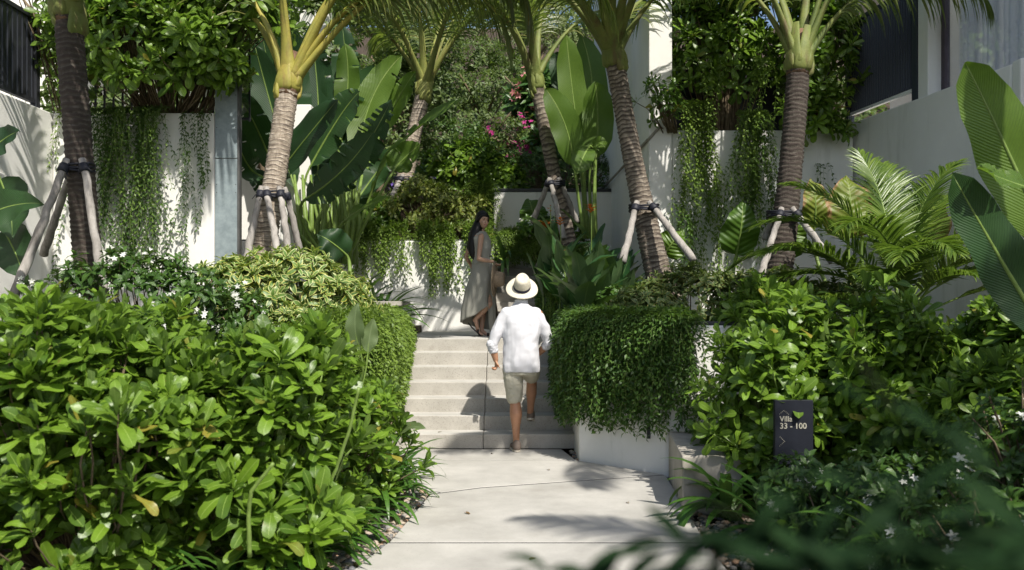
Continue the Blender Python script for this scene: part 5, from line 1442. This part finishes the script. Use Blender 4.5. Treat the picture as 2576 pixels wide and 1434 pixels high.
rosettes(gc, 'ovat', np.stack([x, y, np.full(n, .9)], 1), unit(RNG.normal(0, .3, (n, 3)) + np.array([0, 0, 1])), 8, .16, (15, 100))
o = gc.build(M['jasmine'], None, name='ground_cover'); tag(o, 'dark leafy ground cover below the areca palm', 'ground cover')

# out-of-focus shrub close to the camera at the lower right
fg = thing('foreground_shrub', (.62, .6, 0), 'blurred dark leafy branches close to the camera at lower right', 'shrub')
lv = Leaves()
tips = []
for (dx, dy, D, ax) in [(1560, 1400, .66, (-1, -.1, -.1)), (1680, 1360, .62, (-1, 0, .05)), (1850, 1310, .62, (-1, 0, .1)), (1820, 1420, .6, (-.8, 0, 0)), (2010, 1240, .6, (-1, 0, .0)),
                       (2200, 1020, .56, (-.8, 0, .45)), (2400, 1390, .55, (-.7, 0, .1)), (2500, 1290, .55, (-.6, 0, .3)),
                       (2150, 1425, .55, (-.8, 0, -.1)), (2560, 1350, .55, (-.5, 0, .4)), (1330, 1432, .75, (-1, 0, .1)), (2330, 1445, .55, (-.6, 0, .2)), (2540, 1435, .5, (-.6, 0, .2)), (1990, 1420, .58, (-.6, 0, .2)), (2480, 1400, .6, (-.6, 0, .2)), (2250, 1370, .56, (-.8, 0, .1)), (1900, 1430, .6, (-.9, 0, 0)), (2420, 1330, .6, (-.8, 0, .1)), (1740, 1425, .6, (-.9, 0, 0)), (2300, 1420, .7, (-.8, 0, .1))]:
    p = np.array(P(dx, dy, D)); a = unit(np.array(ax, float)); tips.append((p, a))
    for k in range(6):
        side = (1 if k % 2 else -1)
        d = a * .9 + np.array([0, 0, side * .40]) + RNG.normal(0, .2, 3)
        lv.add('lanc', p - a * .018 * k, d, np.array([0, -.4, 1.0]) + RNG.normal(0, .35, 3), RNG.uniform(.036, .060), 1.1)
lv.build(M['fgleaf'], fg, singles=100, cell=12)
mb = MB()
for p, a in tips:
    e = np.array([.75, .62, .55 + .15 * random.random()])
    mb.tube([e, (e + p) / 2 + np.array([.04, 0, -.06]), p - a * .08, p], [.0025, .002, .0015, .001], 5)
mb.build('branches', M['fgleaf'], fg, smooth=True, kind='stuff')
mb = MB(); mb.tube([(.75, .62, -.03), (.75, .62, .7)], [.012, .008], 8); mb.build('stem', M['bark'], fg, smooth=True)
# broadleaf tree behind the camera that shades the lower right corner
tree('leafy shade tree standing behind the viewpoint', (3.0, -2.7, 4.6), (1.6, 1.3, 1.1), 420, 'ovat', .20, 'bgleaf', (3.3, -2.9, 0), trunk_r=.12, group='shade trees beside the path')

# spider lily flower at the bottom right, strap plant
sf = thing('spider_lily', (2.25, 4.2, 0), 'pale thread-petalled lily flower low at the bottom right', 'flower')
f = Leaves(); c = np.array(P(2050, 1408, 3.6))
for k in range(9):
    a = k * .7; f.add('strap', c, np.array([math.cos(a), -.3, math.sin(a) * .8 + .3]), np.array([0, -1, .2]), .06, .6)
f.build(M['faded_petal'], sf, name='petals')
mb = MB(); mb.tube([(c[0] + .05, c[1] + .05, 0), c], .006, 6); mb.build('stem', M['greenstem'], sf, smooth=True)

# ================================================================== SIGN
sg = thing('direction_sign', tuple(P(1996, 1150, 6.0)), 'small dark slab sign reading Villa 33 - 100 in the right bed', 'sign')
sx0, sx1 = P(1950, 0, 6.0).x, P(2046, 0, 6.0).x
zt = P(0, 1007, 6.0).z
MB().box(sx0, sx1, 6.0, 6.045, -.03, zt).build('slab', plain('charcoal_sign', (.011, .013, .020), .55, .3), sg, bevel=.002)
M['signletter'] = plain('sign_lettering', (.40, .38, .31), .5)
fnt = None
def letters(txt, x, zz, size):
    c = bpy.data.curves.new('lettering', 'FONT'); c.body = txt; c.size = size; c.extrude = .0015; c.offset = size * .012
    o = bpy.data.objects.new('lettering', c); COL.objects.link(o)
    bpy.context.view_layer.update()
    me = bpy.data.meshes.new_from_object(o.evaluated_get(bpy.context.evaluated_depsgraph_get()))
    bpy.data.objects.remove(o)
    me.materials.clear(); me.materials.append(M['signletter'])
    q = link('lettering', me, sg)
    q.location = Vector((x, 5.9975, zz)) - sg.location
    q.rotation_euler = (math.radians(90), 0, 0)
q0 = P(1961, 1060, 6.0); letters('Villa', q0.x, q0.z, .053)
q0 = P(1961, 1078, 6.0); letters('33 - 100', q0.x, q0.z, .056)
dots = MB()
def dot(dx, dy):
    p = P(dx, dy, 6.0); dots.box(p.x - .0018, p.x + .0018, 5.9955, 5.9985, p.z - .0018, p.z + .0018)
for i in range(4):
    dot(1961 + i * 3.2, 1041 - i * 2.6); dot(1973.5 + i * 3.2, 1034 + i * 2.6)
for i in range(5):
    dot(1962 + i * 2.9, 1099 + i * 2.9); dot(1973 - i * 2.9, 1110 + i * 2.9)
dots.build('arrow_mark', M['signletter'], sg, kind='stuff')

# a few dry leaves on the paving
for (x, y, z, w_) in [(.35, 7.9, .004, 'middle slab of the path'), (-.35, 6.3, .004, 'path near the left pebbles'), (.9, 6.6, .004, 'path near the right strap lily'), (.15, 5.2, .004, 'nearest slab of the path'), (-.95, 11.4, 1.089, 'landing at the top of the lower steps'), (-.2, 8.75, .004, 'path just before the bottom step'), (-.75, 9.2, .159, 'lowest step')]:
    d = Leaves(); a = random.random() * 6.28
    d.add('ovat', np.array([x, y, z + .004]), np.array([math.cos(a), math.sin(a), .03]), np.array([0, 0, 1.0]), random.uniform(.05, .08))
    V_ = d.b[0]; tag(d.build(M['dry_leaf'], None, name='fallen_leaf'), 'small dry brown leaf lying on the ' + w_, 'leaf', 'dry leaves fallen on the paving', 'thing')
# ================================================================== PEOPLE
def skin_mat(name, c):
    m = surf_mat(name, tuple(x * .85 for x in c), tuple(x * 1.1 for x in c), 9, .5, 120, .08, .002, spec=.4)
    b = m.node_tree.nodes['Principled BSDF']
    b.inputs['Subsurface Weight'].default_value = .12; b.inputs['Subsurface Radius'].default_value = (.01, .004, .002)
    return m
M['skin_m'] = skin_mat('tanned_skin', (.42, .22, .13)); M['skin_w'] = skin_mat('light_skin', (.48, .29, .20))
def cloth_mat(name, c, sc=260):
    m = surf_mat(name, tuple(x * .93 for x in c), tuple(min(1, x * 1.05) for x in c), 7, .9, sc, .25, .002, spec=.15)
    return m
M['shirt'] = cloth_mat('white_cotton', (.60, .60, .63)); M['shorts'] = cloth_mat('khaki_cotton', (.50, .475, .385)); M['linen'] = cloth_mat('taupe_linen', (.29, .283, .245))
M['hair'] = surf_mat('black_hair', (.004, .0035, .0035), (.011, .009, .008), 12, .45, 90, .6, .004, stretch=(1, 1, .08), spec=.3)
M['shoe'] = cloth_mat('taupe_suede', (.19, .15, .125)); M['sole'] = plain('pale_sole', (.55, .50, .42), .8); M['sandal'] = plain('black_leather', (.018, .016, .017), .4)
M['straw'] = surf_mat('cream_straw', (.52, .48, .38), (.66, .61, .50), 40, .8, 300, .5, .003, spec=.2); M['brownstraw'] = surf_mat('brown_straw', (.20, .15, .10), (.30, .23, .16), 40, .85, 300, .5, .003)
M['ribbon'] = plain('navy_ribbon', (.012, .012, .035), .7)
M['lip'] = plain('lips', (.40, .13, .11), .45); M['eye'] = plain('dark_eye', (.012, .01, .01), .3); M['teeth'] = plain('teeth', (.7, .68, .62), .4)

def remeshed(name, mb, mat, parent, voxel=.008, smooth=6, disp=None):
    """one continuous skin over the shapes in mb"""
    V = np.concatenate(mb.v)
    me = bpy.data.meshes.new(name); me.from_pydata(V.tolist(), [], mb.f); me.update()
    o = bpy.data.objects.new(name, me); COL.objects.link(o)
    r = o.modifiers.new('r', 'REMESH'); r.mode = 'VOXEL'; r.voxel_size = voxel
    s = o.modifiers.new('s', 'SMOOTH'); s.factor = .6; s.iterations = smooth
    bpy.context.view_layer.update()
    m2 = bpy.data.meshes.new_from_object(o.evaluated_get(bpy.context.evaluated_depsgraph_get()))
    bpy.data.objects.remove(o)
    n = len(m2.vertices)
    co = np.empty(n * 3); m2.vertices.foreach_get('co', co); co = co.reshape(-1, 3)
    if disp:
        nr = np.empty(n * 3); m2.vertices.foreach_get('normal', nr); nr = nr.reshape(-1, 3)
        d = np.array([disp(Vector(c)) for c in co])
        co = co + nr * d[:, None]
    co = co - np.array(offset(parent))
    m2.vertices.foreach_set('co', co.ravel())
    m2.materials.clear(); m2.materials.append(mat)
    m2.polygons.foreach_set('use_smooth', np.ones(len(m2.polygons), bool))
    m2.update()
    return link(name, m2, parent)

def torso(mb, rings, seg=24):
    """rings: (cx, cy, z, rx, ry, yaw)"""
    V, f = [], []
    for (cx, cy, z, rx, ry, yaw) in rings:
        for k in range(seg):
            a = 2 * math.pi * k / seg
            x, y = rx * math.cos(a), ry * math.sin(a)
            V.append((cx + x * math.cos(yaw) - y * math.sin(yaw), cy + x * math.sin(yaw) + y * math.cos(yaw), z))
    n = len(rings)
    for i in range(n - 1):
        for k in range(seg):
            f.append((i*seg+k, i*seg+(k+1) % seg, (i+1)*seg+(k+1) % seg, (i+1)*seg+k))
    f.append(tuple(range(seg-1, -1, -1))); f.append(tuple((n-1)*seg+k for k in range(seg)))
    mb.add(V, f)

def limb(mb, pts, rad, sides=14):
    """subdivided limb with rounded ends"""
    P_, R_ = [], []
    pts = [Vector(p) for p in pts]
    for i in range(len(pts) - 1):
        for k in range(5):
            t = k / 5; P_.append(pts[i].lerp(pts[i+1], t)); R_.append(rad[i] + (rad[i+1] - rad[i]) * t)
    P_.append(pts[-1]); R_.append(rad[-1])
    mb.tube(P_, R_, sides)
    mb.ellipsoid(tuple(pts[0]), (rad[0],) * 3); mb.ellipsoid(tuple(pts[-1]), (rad[-1],) * 3)

def hand(mb, wrist, d, palm_n, curl=.9, s=1.0, thumb=1):
    """palm, four unequal curled fingers and a thumb from the side of the palm"""
    w = Vector(wrist); d = Vector(d).normalized(); n = Vector(palm_n).normalized(); x = d.cross(n).normalized(); n = x.cross(d)
    for k in range(5):
        t = k / 4
        mb.ellipsoid(tuple(w + d * (.018 + .055 * t) * s), ((.022 + .018 * min(1, t * 1.4)) * s, .024 * s, .015 * s), 10, 7, rot=Matrix((x, d, n)).transposed())
    for i, (off, ln) in enumerate([(-.030, .068), (-.010, .078), (.011, .074), (.030, .058)]):
        p = w + d * .078 * s + x * off * s; dd = d.copy(); pts = [w + d * .05 * s + x * off * .9 * s, p]; rr = [.0095 * s, .0095 * s]
        for j, q in enumerate((.45, .32, .25)):
            a = curl * (.55 + .35 * j)
            dd = (Matrix.Rotation(-a, 3, x) @ dd)
            p = p + dd * ln * q * s; pts.append(p.copy()); rr.append((.0088 - .0009 * j) * s)
        limb(mb, pts, rr, 8)
    th = w + d * .025 * s + x * .030 * s * -thumb
    a = (d * .7 - x * .75 * thumb + n * .35).normalized()
    limb(mb, [w + d * .02 * s, th, th + a * .032 * s, th + (a * .9 + d * .9).normalized() * .058 * s + n * .012], [.013 * s, .0125 * s, .0105 * s, .009 * s], 8)

# ---------- the man -------------------------------------------------------
D0 = 8.93
gx = lambda dx, D=D0: P(dx, 0, D).x
man = thing('person', (.1, D0, 0), 'person seen from behind in a cream hat, white shirt and khaki shorts climbing the steps', 'person')
hx = gx(1311)
body = MB()
neck = Vector((hx, D0 + .03, 1.53))
torso(body, [(hx - .0, D0, .86, .16, .105, 0), (hx, D0, 1.0, .155, .10, 0), (hx, D0, 1.15, .165, .105, 0), (hx, D0, 1.30, .185, .11, 0), (hx, D0 + .01, 1.42, .175, .10, 0), (hx, D0 + .02, 1.49, .09, .07, 0)])
limb(body, [(hx, D0 + .02, 1.44), (hx, D0 + .05, 1.60)], [.062, .058])
body.ellipsoid((hx, D0 + .07, 1.68), (.076, .096, .115), 20, 14)
body.ellipsoid((hx, D0 + .155, 1.655), (.012, .018, .022))
for sgn in (-1, 1): body.ellipsoid((hx + sgn * .078, D0 + .06, 1.67), (.010, .018, .030))
shL, shR = Vector((hx - .175, D0, 1.42)), Vector((hx + .175, D0, 1.42))
elL, elR = P(1238, 868, D0 - .02), P(1381, 862, D0 + .06)
wrL = P(1247, 905, D0 + .02); wrR = P(1352, 892, D0 + .16)
limb(body, [shL, shL.lerp(elL, .5), elL, elL.lerp(wrL, .4), wrL], [.055, .050, .042, .043, .029])
limb(body, [shR, shR.lerp(elR, .5), elR, elR.lerp(wrR, .4), wrR], [.055, .050, .042, .043, .029])
hand(body, wrL, (P(1249, 930, D0 + .04) - wrL), (1, .25, 0), curl=1.35, s=1.0, thumb=-1)
hand(body, wrR, (-.35, .5, -.55), (-1, -.2, 0), curl=.5, s=1.0)
hipL, hipR = Vector((hx - .09, D0, .90)), Vector((hx + .09, D0, .90))
knL = Vector((gx(1296), D0 + .03, .52)); anL = Vector((gx(1299), D0 + .0, .10))
knR = Vector((gx(1340), D0 + .36, .70)); anR = P(1334, 1040, 9.36)
calfL = knL.lerp(anL, .32) + Vector((.004, -.028, 0))
limb(body, [hipL, hipL.lerp(knL, .5), knL + Vector((0, 0, .05)), knL, calfL, knL.lerp(anL, .62) + Vector((0, -.012, 0)), anL], [.092, .080, .060, .055, .067, .044, .033])
calfR = knR.lerp(anR, .36) + Vector((.0, -.024, -.006))
limb(body, [hipR, hipR.lerp(knR, .5), knR, calfR, knR.lerp(anR, .65) + Vector((0, -.012, 0)), anR], [.092, .080, .057, .059, .042, .034])
limb(body, [anL, anL + Vector((-.01, .10, -.055))], [.034, .03]); limb(body, [anR, anR + Vector((0, .10, -.03))], [.034, .03])
for kn, an in ((knL, anL), (knR, anR)):      # tendons at the back of the knee
    for s_ in (-.028, .028):
        limb(body, [kn + Vector((s_, -.028, .10)), kn + Vector((s_ * 1.05, -.040, 0)), kn.lerp(an, .18) + Vector((s_ * .9, -.035, 0))], [.014, .013, .012], 8)
    limb(body, [kn.lerp(an, .55) + Vector((0, -.045, 0)), an + Vector((0, -.030, 0))], [.016, .012], 8)
remeshed('body', body, M['skin_m'], man, .0075, 5)
hr = MB(); hr.ellipsoid((hx, D0 + .055, 1.685), (.082, .098, .105), 20, 12); remeshed('hair', hr, plain('dark_hair', (.03, .02, .015), .6), man, .012, 4)

def folds(scale, amp, stretch=(1, 1, .35), seed=0):
    def f(c):
        v = Vector((c.x * stretch[0], c.y * stretch[1], c.z * stretch[2])) * scale + Vector((seed, 0, 0))
        w = Vector((c.x * .8 + c.z * .5, c.y, c.z * .9 - c.x * .6)) * scale * 1.6 + Vector((0, seed, 3))
        return amp * (1 - abs(noise.noise(v)) * 3.2) * .5 + amp * .55 * noise.noise(w)
    return f
sh = MB()
torso(sh, [(hx + .005, D0 - .01, .825, .192, .135, 0), (hx, D0 - .01, .90, .196, .142, 0), (hx, D0 - .012, 1.0, .186, .140, 0), (hx, D0 - .012, 1.12, .182, .138, 0), (hx, D0 - .008, 1.24, .196, .142, 0),
           (hx, D0, 1.34, .204, .138, 0), (hx, D0 + .005, 1.42, .198, .118, 0), (hx, D0 + .012, 1.475, .150, .092, 0), (hx, D0 + .022, 1.515, .085, .075, 0), (hx, D0 + .028, 1.545, .070, .068, 0)])
for s_, S_, E_ in ((-1, shL, elL), (1, shR, elR)):
    limb(sh, [S_ + Vector((-s_ * .03, 0, .0)), S_.lerp(E_, .5) + Vector((s_ * .004, -.004, 0)), S_.lerp(E_, .93)], [.076, .066, .056], 16)
remeshed('shirt', sh, M['shirt'], man, .0075, 7, folds(9, .011, (1, 1, .35), 2))
for E_, S_, W_2 in ((elL, shL, wrL), (elR, shR, wrR)):
    cu = MB(); d = (W_2 - E_).normalized()
    limb(cu, [E_ - d * .01, E_ + d * .05], [.058, .053], 14)
    remeshed('rolled_cuff', cu, M['shirt'], man, .007, 3, folds(34, .006, (1, 1, 1), 5))
co = MB(); co.tube([(hx, D0 + .025, 1.535), (hx, D0 + .032, 1.575)], [.072, .066], 20, cap=True); co.build('collar', M['shirt'], man, smooth=True)
so = MB()
torso(so, [(hx, D0, .80, .172, .125, 0), (hx, D0, .88, .178, .130, 0), (hx, D0, .95, .170, .12, 0)])
tL = hipL.lerp(knL, .90) + Vector((-.004, 0, 0)); tR = hipR.lerp(knR, .62)
limb(so, [hipL + Vector((0, 0, -.03)), hipL.lerp(tL, .5), tL], [.105, .102, .084], 16)
limb(so, [hipR + Vector((0, 0, -.03)), hipR.lerp(tR, .6), tR], [.105, .104, .092], 16)
remeshed('shorts', so, M['shorts'], man, .0075, 4, folds(16, .006, (1, 1, 1.6), 8))

def shoe(heel, toe, parent, tilt_up=None):
    heel, toe = Vector(heel), Vector(toe)
    d = (toe - heel).normalized(); x = d.cross(Vector((0, 0, 1))).normalized(); z = x.cross(d); L = (toe - heel).length
    rot = Matrix((x, d, z)).transposed()
    mb = MB()
    mb.ellipsoid(tuple(heel + d * .055 + z * .050), (.046, .066, .058), 14, 9, rot)
    mb.ellipsoid(tuple(heel + d * .12 + z * .045), (.040, .08, .045), 14, 9, rot)
    mb.ellipsoid(tuple(toe - d * .075 + z * .035), (.048, .078, .034), 14, 9, rot)
    mb.ellipsoid(tuple(heel + d * .045 + z * .075), (.044, .046, .046), 14, 9, rot)
    remeshed('shoe', mb, M['shoe'], parent, .006, 4)
    mb = MB(); V = []
    n = 20
    prof = lambda t: .040 * (1 + .22 * math.sin(t * 2.6 - .4)) * math.sqrt(max(0, 1 - (2 * t - 1) ** 6))
    for zz in (0, .020):
        for t in np.linspace(0.005, .995, n): V.append(heel + d * (t * L) + x * prof(t) + z * zz)
        for t in np.linspace(.995, .005, n): V.append(heel + d * (t * L) - x * prof(t) + z * zz)
    m_ = 2 * n
    f = [tuple(range(m_ - 1, -1, -1)), tuple(range(m_, 2 * m_))] + [(i, (i+1) % m_, m_ + (i+1) % m_, m_ + i) for i in range(m_)]
    mb.add([tuple(v) for v in V], f); mb.build('sole', M['sole'], parent)
shoe((anL.x + .012, D0 - .075, .004), (anL.x - .035, D0 + .20, .004), man)
shoe((anR.x, 9.31, anR.z - .062), (anR.x + .02, 9.545, anR.z - .125), man)

def fedora(center, axis, parent, R=.168, mat='straw', band='ribbon', ch=.115, rx=.082, ry=.100, name='hat', fwd=Vector((0, 1, 0)), crease=True, wave=.012, label=None):
    """straw hat: wavy brim, tapered crown with a pinch, ribbon"""
    z = Vector(axis).normalized(); x = Vector(fwd).cross(z).normalized(); y = z.cross(x)
    c = Vector(center); seg = 40
    def loop(r, zz, fx=1, fy=1, wav=0, dent=0):
        out = []
        for k in range(seg):
            a = 2 * math.pi * k / seg
            zz_ = zz + wav * math.cos(2 * a) - dent * math.exp(-((math.sin(a) * 1.0 - .55) ** 2) * 7) * 1
            out.append(c + x * math.cos(a) * r * fx + y * math.sin(a) * r * fy + z * zz_)
        return out
    rings = [loop(R * .985, -.016, 1, 1.06, -wave), loop(R, -.008, 1, 1.06, -wave), loop(R * .97, -.004, 1, 1.06, -wave), loop(.13, -.001, .95, 1.04, -wave * .5), loop(1, .004, rx * 1.06, ry * 1.05), loop(1, .012, rx, ry),
             loop(1, .05, rx * .97, ry * .97), loop(1, ch * .82, rx * .84, ry * .88), loop(1, ch * .97, rx * .66, ry * .78, 0, .0), loop(1, ch, rx * .42, ry * .6, 0, .012), loop(1, ch - .014 if crease else ch + .003, rx * .12, ry * .4, 0, .012)]
    V = [tuple(v) for r_ in rings for v in r_]; f = []
    for i in range(len(rings) - 1):
        for k in range(seg): f.append((i*seg+k, i*seg+(k+1) % seg, (i+1)*seg+(k+1) % seg, (i+1)*seg+k))
    f.append(tuple((len(rings)-1)*seg+k for k in range(seg)))
    under = [loop(.12, -.008, .95, 1.04, -wave * .5), loop(1, -.004, rx * .9, ry * .9)]
    b0 = len(V); V += [tuple(v) for r_ in under for v in r_]
    for k in range(seg):
        k2 = (k+1) % seg
        f.append((k2, k, b0 + k, b0 + k2)); f.append((b0 + k2, b0 + k, b0 + seg + k, b0 + seg + k2))
    mb = MB(); mb.add(V, f)
    o = mb.build(name, M[mat], parent, smooth=True)
    mb = MB(); r1 = loop(1, .010, rx * 1.035, ry * 1.035); r2 = loop(1, .042, rx * 1.01, ry * 1.005)
    V = [tuple(v) for v in r1 + r2]; mb.add(V, [(k, (k+1) % seg, seg + (k+1) % seg, seg + k) for k in range(seg)])
    mb.build('hat_band', M[band], o, smooth=True)
    return o
fedora(P(1313, 724, D0 + .05), (.03, -.66, .75), man, R=.168, ch=.138, rx=.088, ry=.104)

# ---------- the woman -----------------------------------------------------
DW = 11.7
wom = thing('person', (P(1205, 0, DW).x, DW, 1.085), 'person with long black hair in a sleeveless taupe dress, smiling back from the landing', 'person')
def Q(dx, dy, dd=0.0): return P(dx, dy, DW + dd)
wb = MB()
head = Q(1215, 553)
hc = head
fd = Vector((.52, -.84, -.14)).normalized()      # where the face looks
fx = fd.cross(Vector((0, 0, 1))).normalized(); fz = fx.cross(fd)
HR = Matrix((fx, fd, fz)).transposed()
def H(a, b_, c): return hc + fx * a + fd * b_ + fz * c
wb.ellipsoid(tuple(H(0, -.012, .012)), (.072, .090, .100), 24, 16, HR)
wb.ellipsoid(tuple(H(0, .030, -.045)), (.056, .056, .070), 20, 12, HR)
wb.ellipsoid(tuple(H(0, .052, -.085)), (.026, .026, .026), 12, 8, HR)
wb.ellipsoid(tuple(H(0, .082, -.022)), (.0115, .020, .024), 12, 8, HR)
wb.ellipsoid(tuple(H(0, .095, -.034)), (.0125, .010, .009), 12, 8, HR)
for s_ in (-1, 1):
    wb.ellipsoid(tuple(H(s_ * .034, .058, -.036)), (.022, .020, .022), 12, 8, HR)
    wb.ellipsoid(tuple(H(s_ * .076, -.010, -.020)), (.009, .018, .028), 12, 8, HR)
    wb.ellipsoid(tuple(H(s_ * .028, .068, .022)), (.022, .012, .008), 12, 8, HR)
wb.ellipsoid(tuple(H(0, .078, -.060)), (.022, .013, .012), 12, 8, HR)
shc = Q(1207, 605, .02)
limb(wb, [shc + Vector((0, 0, -.02)), H(0, -.02, -.10)], [.050, .044])
torso(wb, [(Q(1212, 0).x, DW, Q(0, 690).z, .09, .08, .5), (Q(1211, 0).x, DW, Q(0, 650).z, .09, .075, .5), (Q(1212, 0).x, DW, Q(0, 620).z, .115, .09, .6), (Q(1210, 0).x, DW, Q(0, 594).z, .125, .08, .8), (Q(1208, 0).x, DW, Q(0, 584).z, .06, .055, .8)])
sR, eR, wR = Q(1211, 594, -.13), Q(1204, 652, -.17), Q(1240, 658, -.30)
limb(wb, [sR, sR.lerp(eR, .5), eR, eR.lerp(wR, .4), wR], [.040, .035, .029, .030, .021])
hand(wb, wR, (Q(1252, 668, -.32) - wR), (.2, -.3, -1), curl=.65, s=.88)
sL, eL, wL = Q(1190, 598, .15), Q(1172, 645, .17), Q(1182, 664, .24)
limb(wb, [sL, sL.lerp(eL, .5), eL, eL.lerp(wL, .4), wL], [.038, .033, .027, .028, .020])
hand(wb, wL, (.5, -.1, -.6), (0, -1, 0), curl=.6, s=.85)
hp = Q(1212, 690)
# trailing foot (heel lifted) and standing foot
kA, aA = Q(1231, 764, -.10), Q(1194, 805, -.06)
limb(wb, [hp + Vector((0, -.06, 0)), hp.lerp(kA, .5), kA, kA.lerp(aA, .4), aA], [.06, .055, .050, .048, .028])
kB, aB = Q(1216, 765, .08), Q(1212, 828, .05)
limb(wb, [hp + Vector((0, .06, 0)), hp.lerp(kB, .5), kB, kB.lerp(aB, .4), aB], [.06, .055, .050, .046, .028])
limb(wb, [aA, aA + Vector((.02, 0, -.02)), Q(1203, 836, -.06), Q(1213, 842, -.07)], [.030, .030, .024, .016], 10)
limb(wb, [aB, aB + Vector((.0, 0, -.02)), Q(1222, 840, .02), Q(1233, 843, .0)], [.029, .030, .024, .016], 10)
remeshed('body', wb, M['skin_w'], wom, .0065, 4)
for a, b_, nm in ((Q(1178, 812, -.04), Q(1212, 848, -.07), 'sandal'), (Q(1203, 844, .05), Q(1237, 848, .0), 'sandal')):
    mb = MB(); d = (b_ - a)
    mb.tube([a, a + d * .3 + Vector((.0, 0, -.012)), a + d * .7, b_], [.030, .034, .040, .030], 12, flat=.28, side=(0, 1, 0))
    o = mb.build(nm, M['sandal'], wom, smooth=True)
    mb = MB(); c = a + d * .72 + Vector((0, 0, .02)); mb.tube([c + Vector((0, -.045, -.02)), c + Vector((.0, -.02, .022)), c + Vector((0, .02, .022)), c + Vector((0, .045, -.02))], .014, 8)
    mb.build('sandal_strap', M['sandal'], o, smooth=True)
# face details
for s_ in (-1, 1):
    e = MB(); e.ellipsoid(tuple(H(s_ * .029, .0745, .004)), (.0125, .006, .0036), 12, 6, HR); e.build('eye', M['eye'], wom, smooth=True)
    e = MB(); e.tube([H(s_ * .012, .082, .020), H(s_ * .030, .080, .025), H(s_ * .046, .066, .019)], [.0022, .0026, .0014], 6); e.build('eyebrow', M['hair'], wom, smooth=True)
e = MB(); e.tube([H(-.026, .078, -.054), H(-.012, .0895, -.0605), H(.012, .0895, -.0605), H(.026, .078, -.054)], [.002, .0055, .0055, .002], 8); e.build('lips', M['lip'], wom, smooth=True)
e = MB(); e.tube([H(-.017, .0865, -.0600), H(0, .0935, -.0625), H(.017, .0865, -.0600)], [.0018, .0034, .0018], 6); e.build('teeth', M['teeth'], wom, smooth=True)
# hair
hr = MB()
hr.ellipsoid(tuple(H(0, -.030, .030)), (.082, .088, .098), 24, 16, HR)
hr.ellipsoid(tuple(H(0, .000, .062)), (.066, .078, .052), 20, 12, HR)
h0 = H(0, -.06, -.01)
limb(hr, [h0, Q(1196, 585, -.02), Q(1188, 615, -.03), Q(1189, 640, -.04), Q(1194, 655, -.05)], [.075, .072, .062, .048, .012], 16)
limb(hr, [H(.0, -.07, .0), Q(1190, 590, .03), Q(1183, 622, .02), Q(1186, 645, 0)], [.065, .062, .052, .014], 16)
remeshed('hair', hr, M['hair'], wom, .008, 4, lambda c: .003 * noise.noise(Vector((c.x * 60, c.y * 60, c.z * 5))))
for s_ in (-1, 1):
    e = MB(); e.tube([H(s_ * .004, .055, .092), H(s_ * .045, .050, .058), H(s_ * .070, .018, .010), H(s_ * .076, -.012, -.03)], [.006, .016, .020, .022], 10); e.build('hair_strand', M['hair'], wom, smooth=True)
# dress: fitted bodice and a full skirt with a side slit
bo = MB()
torso(bo, [(Q(1213, 0).x, DW, Q(0, 665).z, .138, .115, .45), (Q(1212, 0).x, DW, Q(0, 648).z, .118, .102, .5), (Q(1214, 0).x, DW, Q(0, 625).z, .130, .112, .55), (Q(1212, 0).x, DW, Q(0, 603).z, .140, .100, .75), (Q(1209, 0).x, DW + .01, Q(0, 590).z, .118, .082, .8), (Q(1209, 0).x, DW + .01, Q(0, 582).z, .075, .065, .8)])
remeshed('bodice', bo, M['linen'], wom, .0075, 4, folds(18, .005, (1, 1, .6), 4))
sk = MB(); seg = 72
zs = [(656, 1213, .128, .105, .0), (668, 1213, .150, .122, .003), (700, 1212, .178, .140, .008), (735, 1207, .200, .160, .014), (770, 1204, .208, .175, .020), (800, 1202, .222, .19, .026), (818, 1202, .230, .195, .030)]
rows = []
for r_i in range(31):
    t = r_i / 30 * (len(zs) - 1); i = min(int(t), len(zs) - 2); u = t - i
    q = [zs[i][k] * (1 - u) + zs[i+1][k] * u for k in range(5)]
    row = []
    for k in range(seg):
        a = 2 * math.pi * k / seg
        fo = q[4] * (math.sin(a * 9 + 1.5 * math.sin(a * 2)) * .6 + .5 * math.sin(a * 5 + 1))
        cx = Q(q[1], 0).x
        xx, yy = (q[2] + fo) * math.cos(a), (q[3] + fo) * math.sin(a)
        hem = float(np.interp(a, [0, 1.5, 3.14, 3.7, 4.6, 5.30, 5.42, 5.7, 6.2832], [836, 826, 809, 806, 792, 768, 800, 838, 836]))
        yd = zs[0][0] + (hem - zs[0][0]) * (r_i / 30)
        row.append((cx + xx, DW + yy, Q(0, yd).z))
    rows += row
f = [(i*seg+k, i*seg+(k+1) % seg, (i+1)*seg+(k+1) % seg, (i+1)*seg+k) for i in range(30) for k in range(seg)]
sk.add(rows, f)
o = sk.build('skirt', M['linen'], wom, smooth=True)
so_ = o.modifiers.new('thickness', 'SOLIDIFY'); so_.thickness = .004
wbnd = MB(); wbnd.tube([Q(1213, 654), Q(1213, 660)], [.133, .136], 30, flat=.86, side=(1, 0, 0)); wbnd.build('waistband', M['linen'], wom, smooth=True)
hh = thing('straw_hat', tuple(Q(1248, 700, -.33)), 'brown straw hat held by its brim in the hand of the person on the landing', 'hat')
fedora(Q(1246, 702, -.33), (1, -.16, -.04), hh, R=.225, mat='brownstraw', band='brownstraw', fwd=Vector((0, .2, 1)), crease=False, wave=.004, name='brim_and_crown', ch=.125, rx=.098, ry=.105)
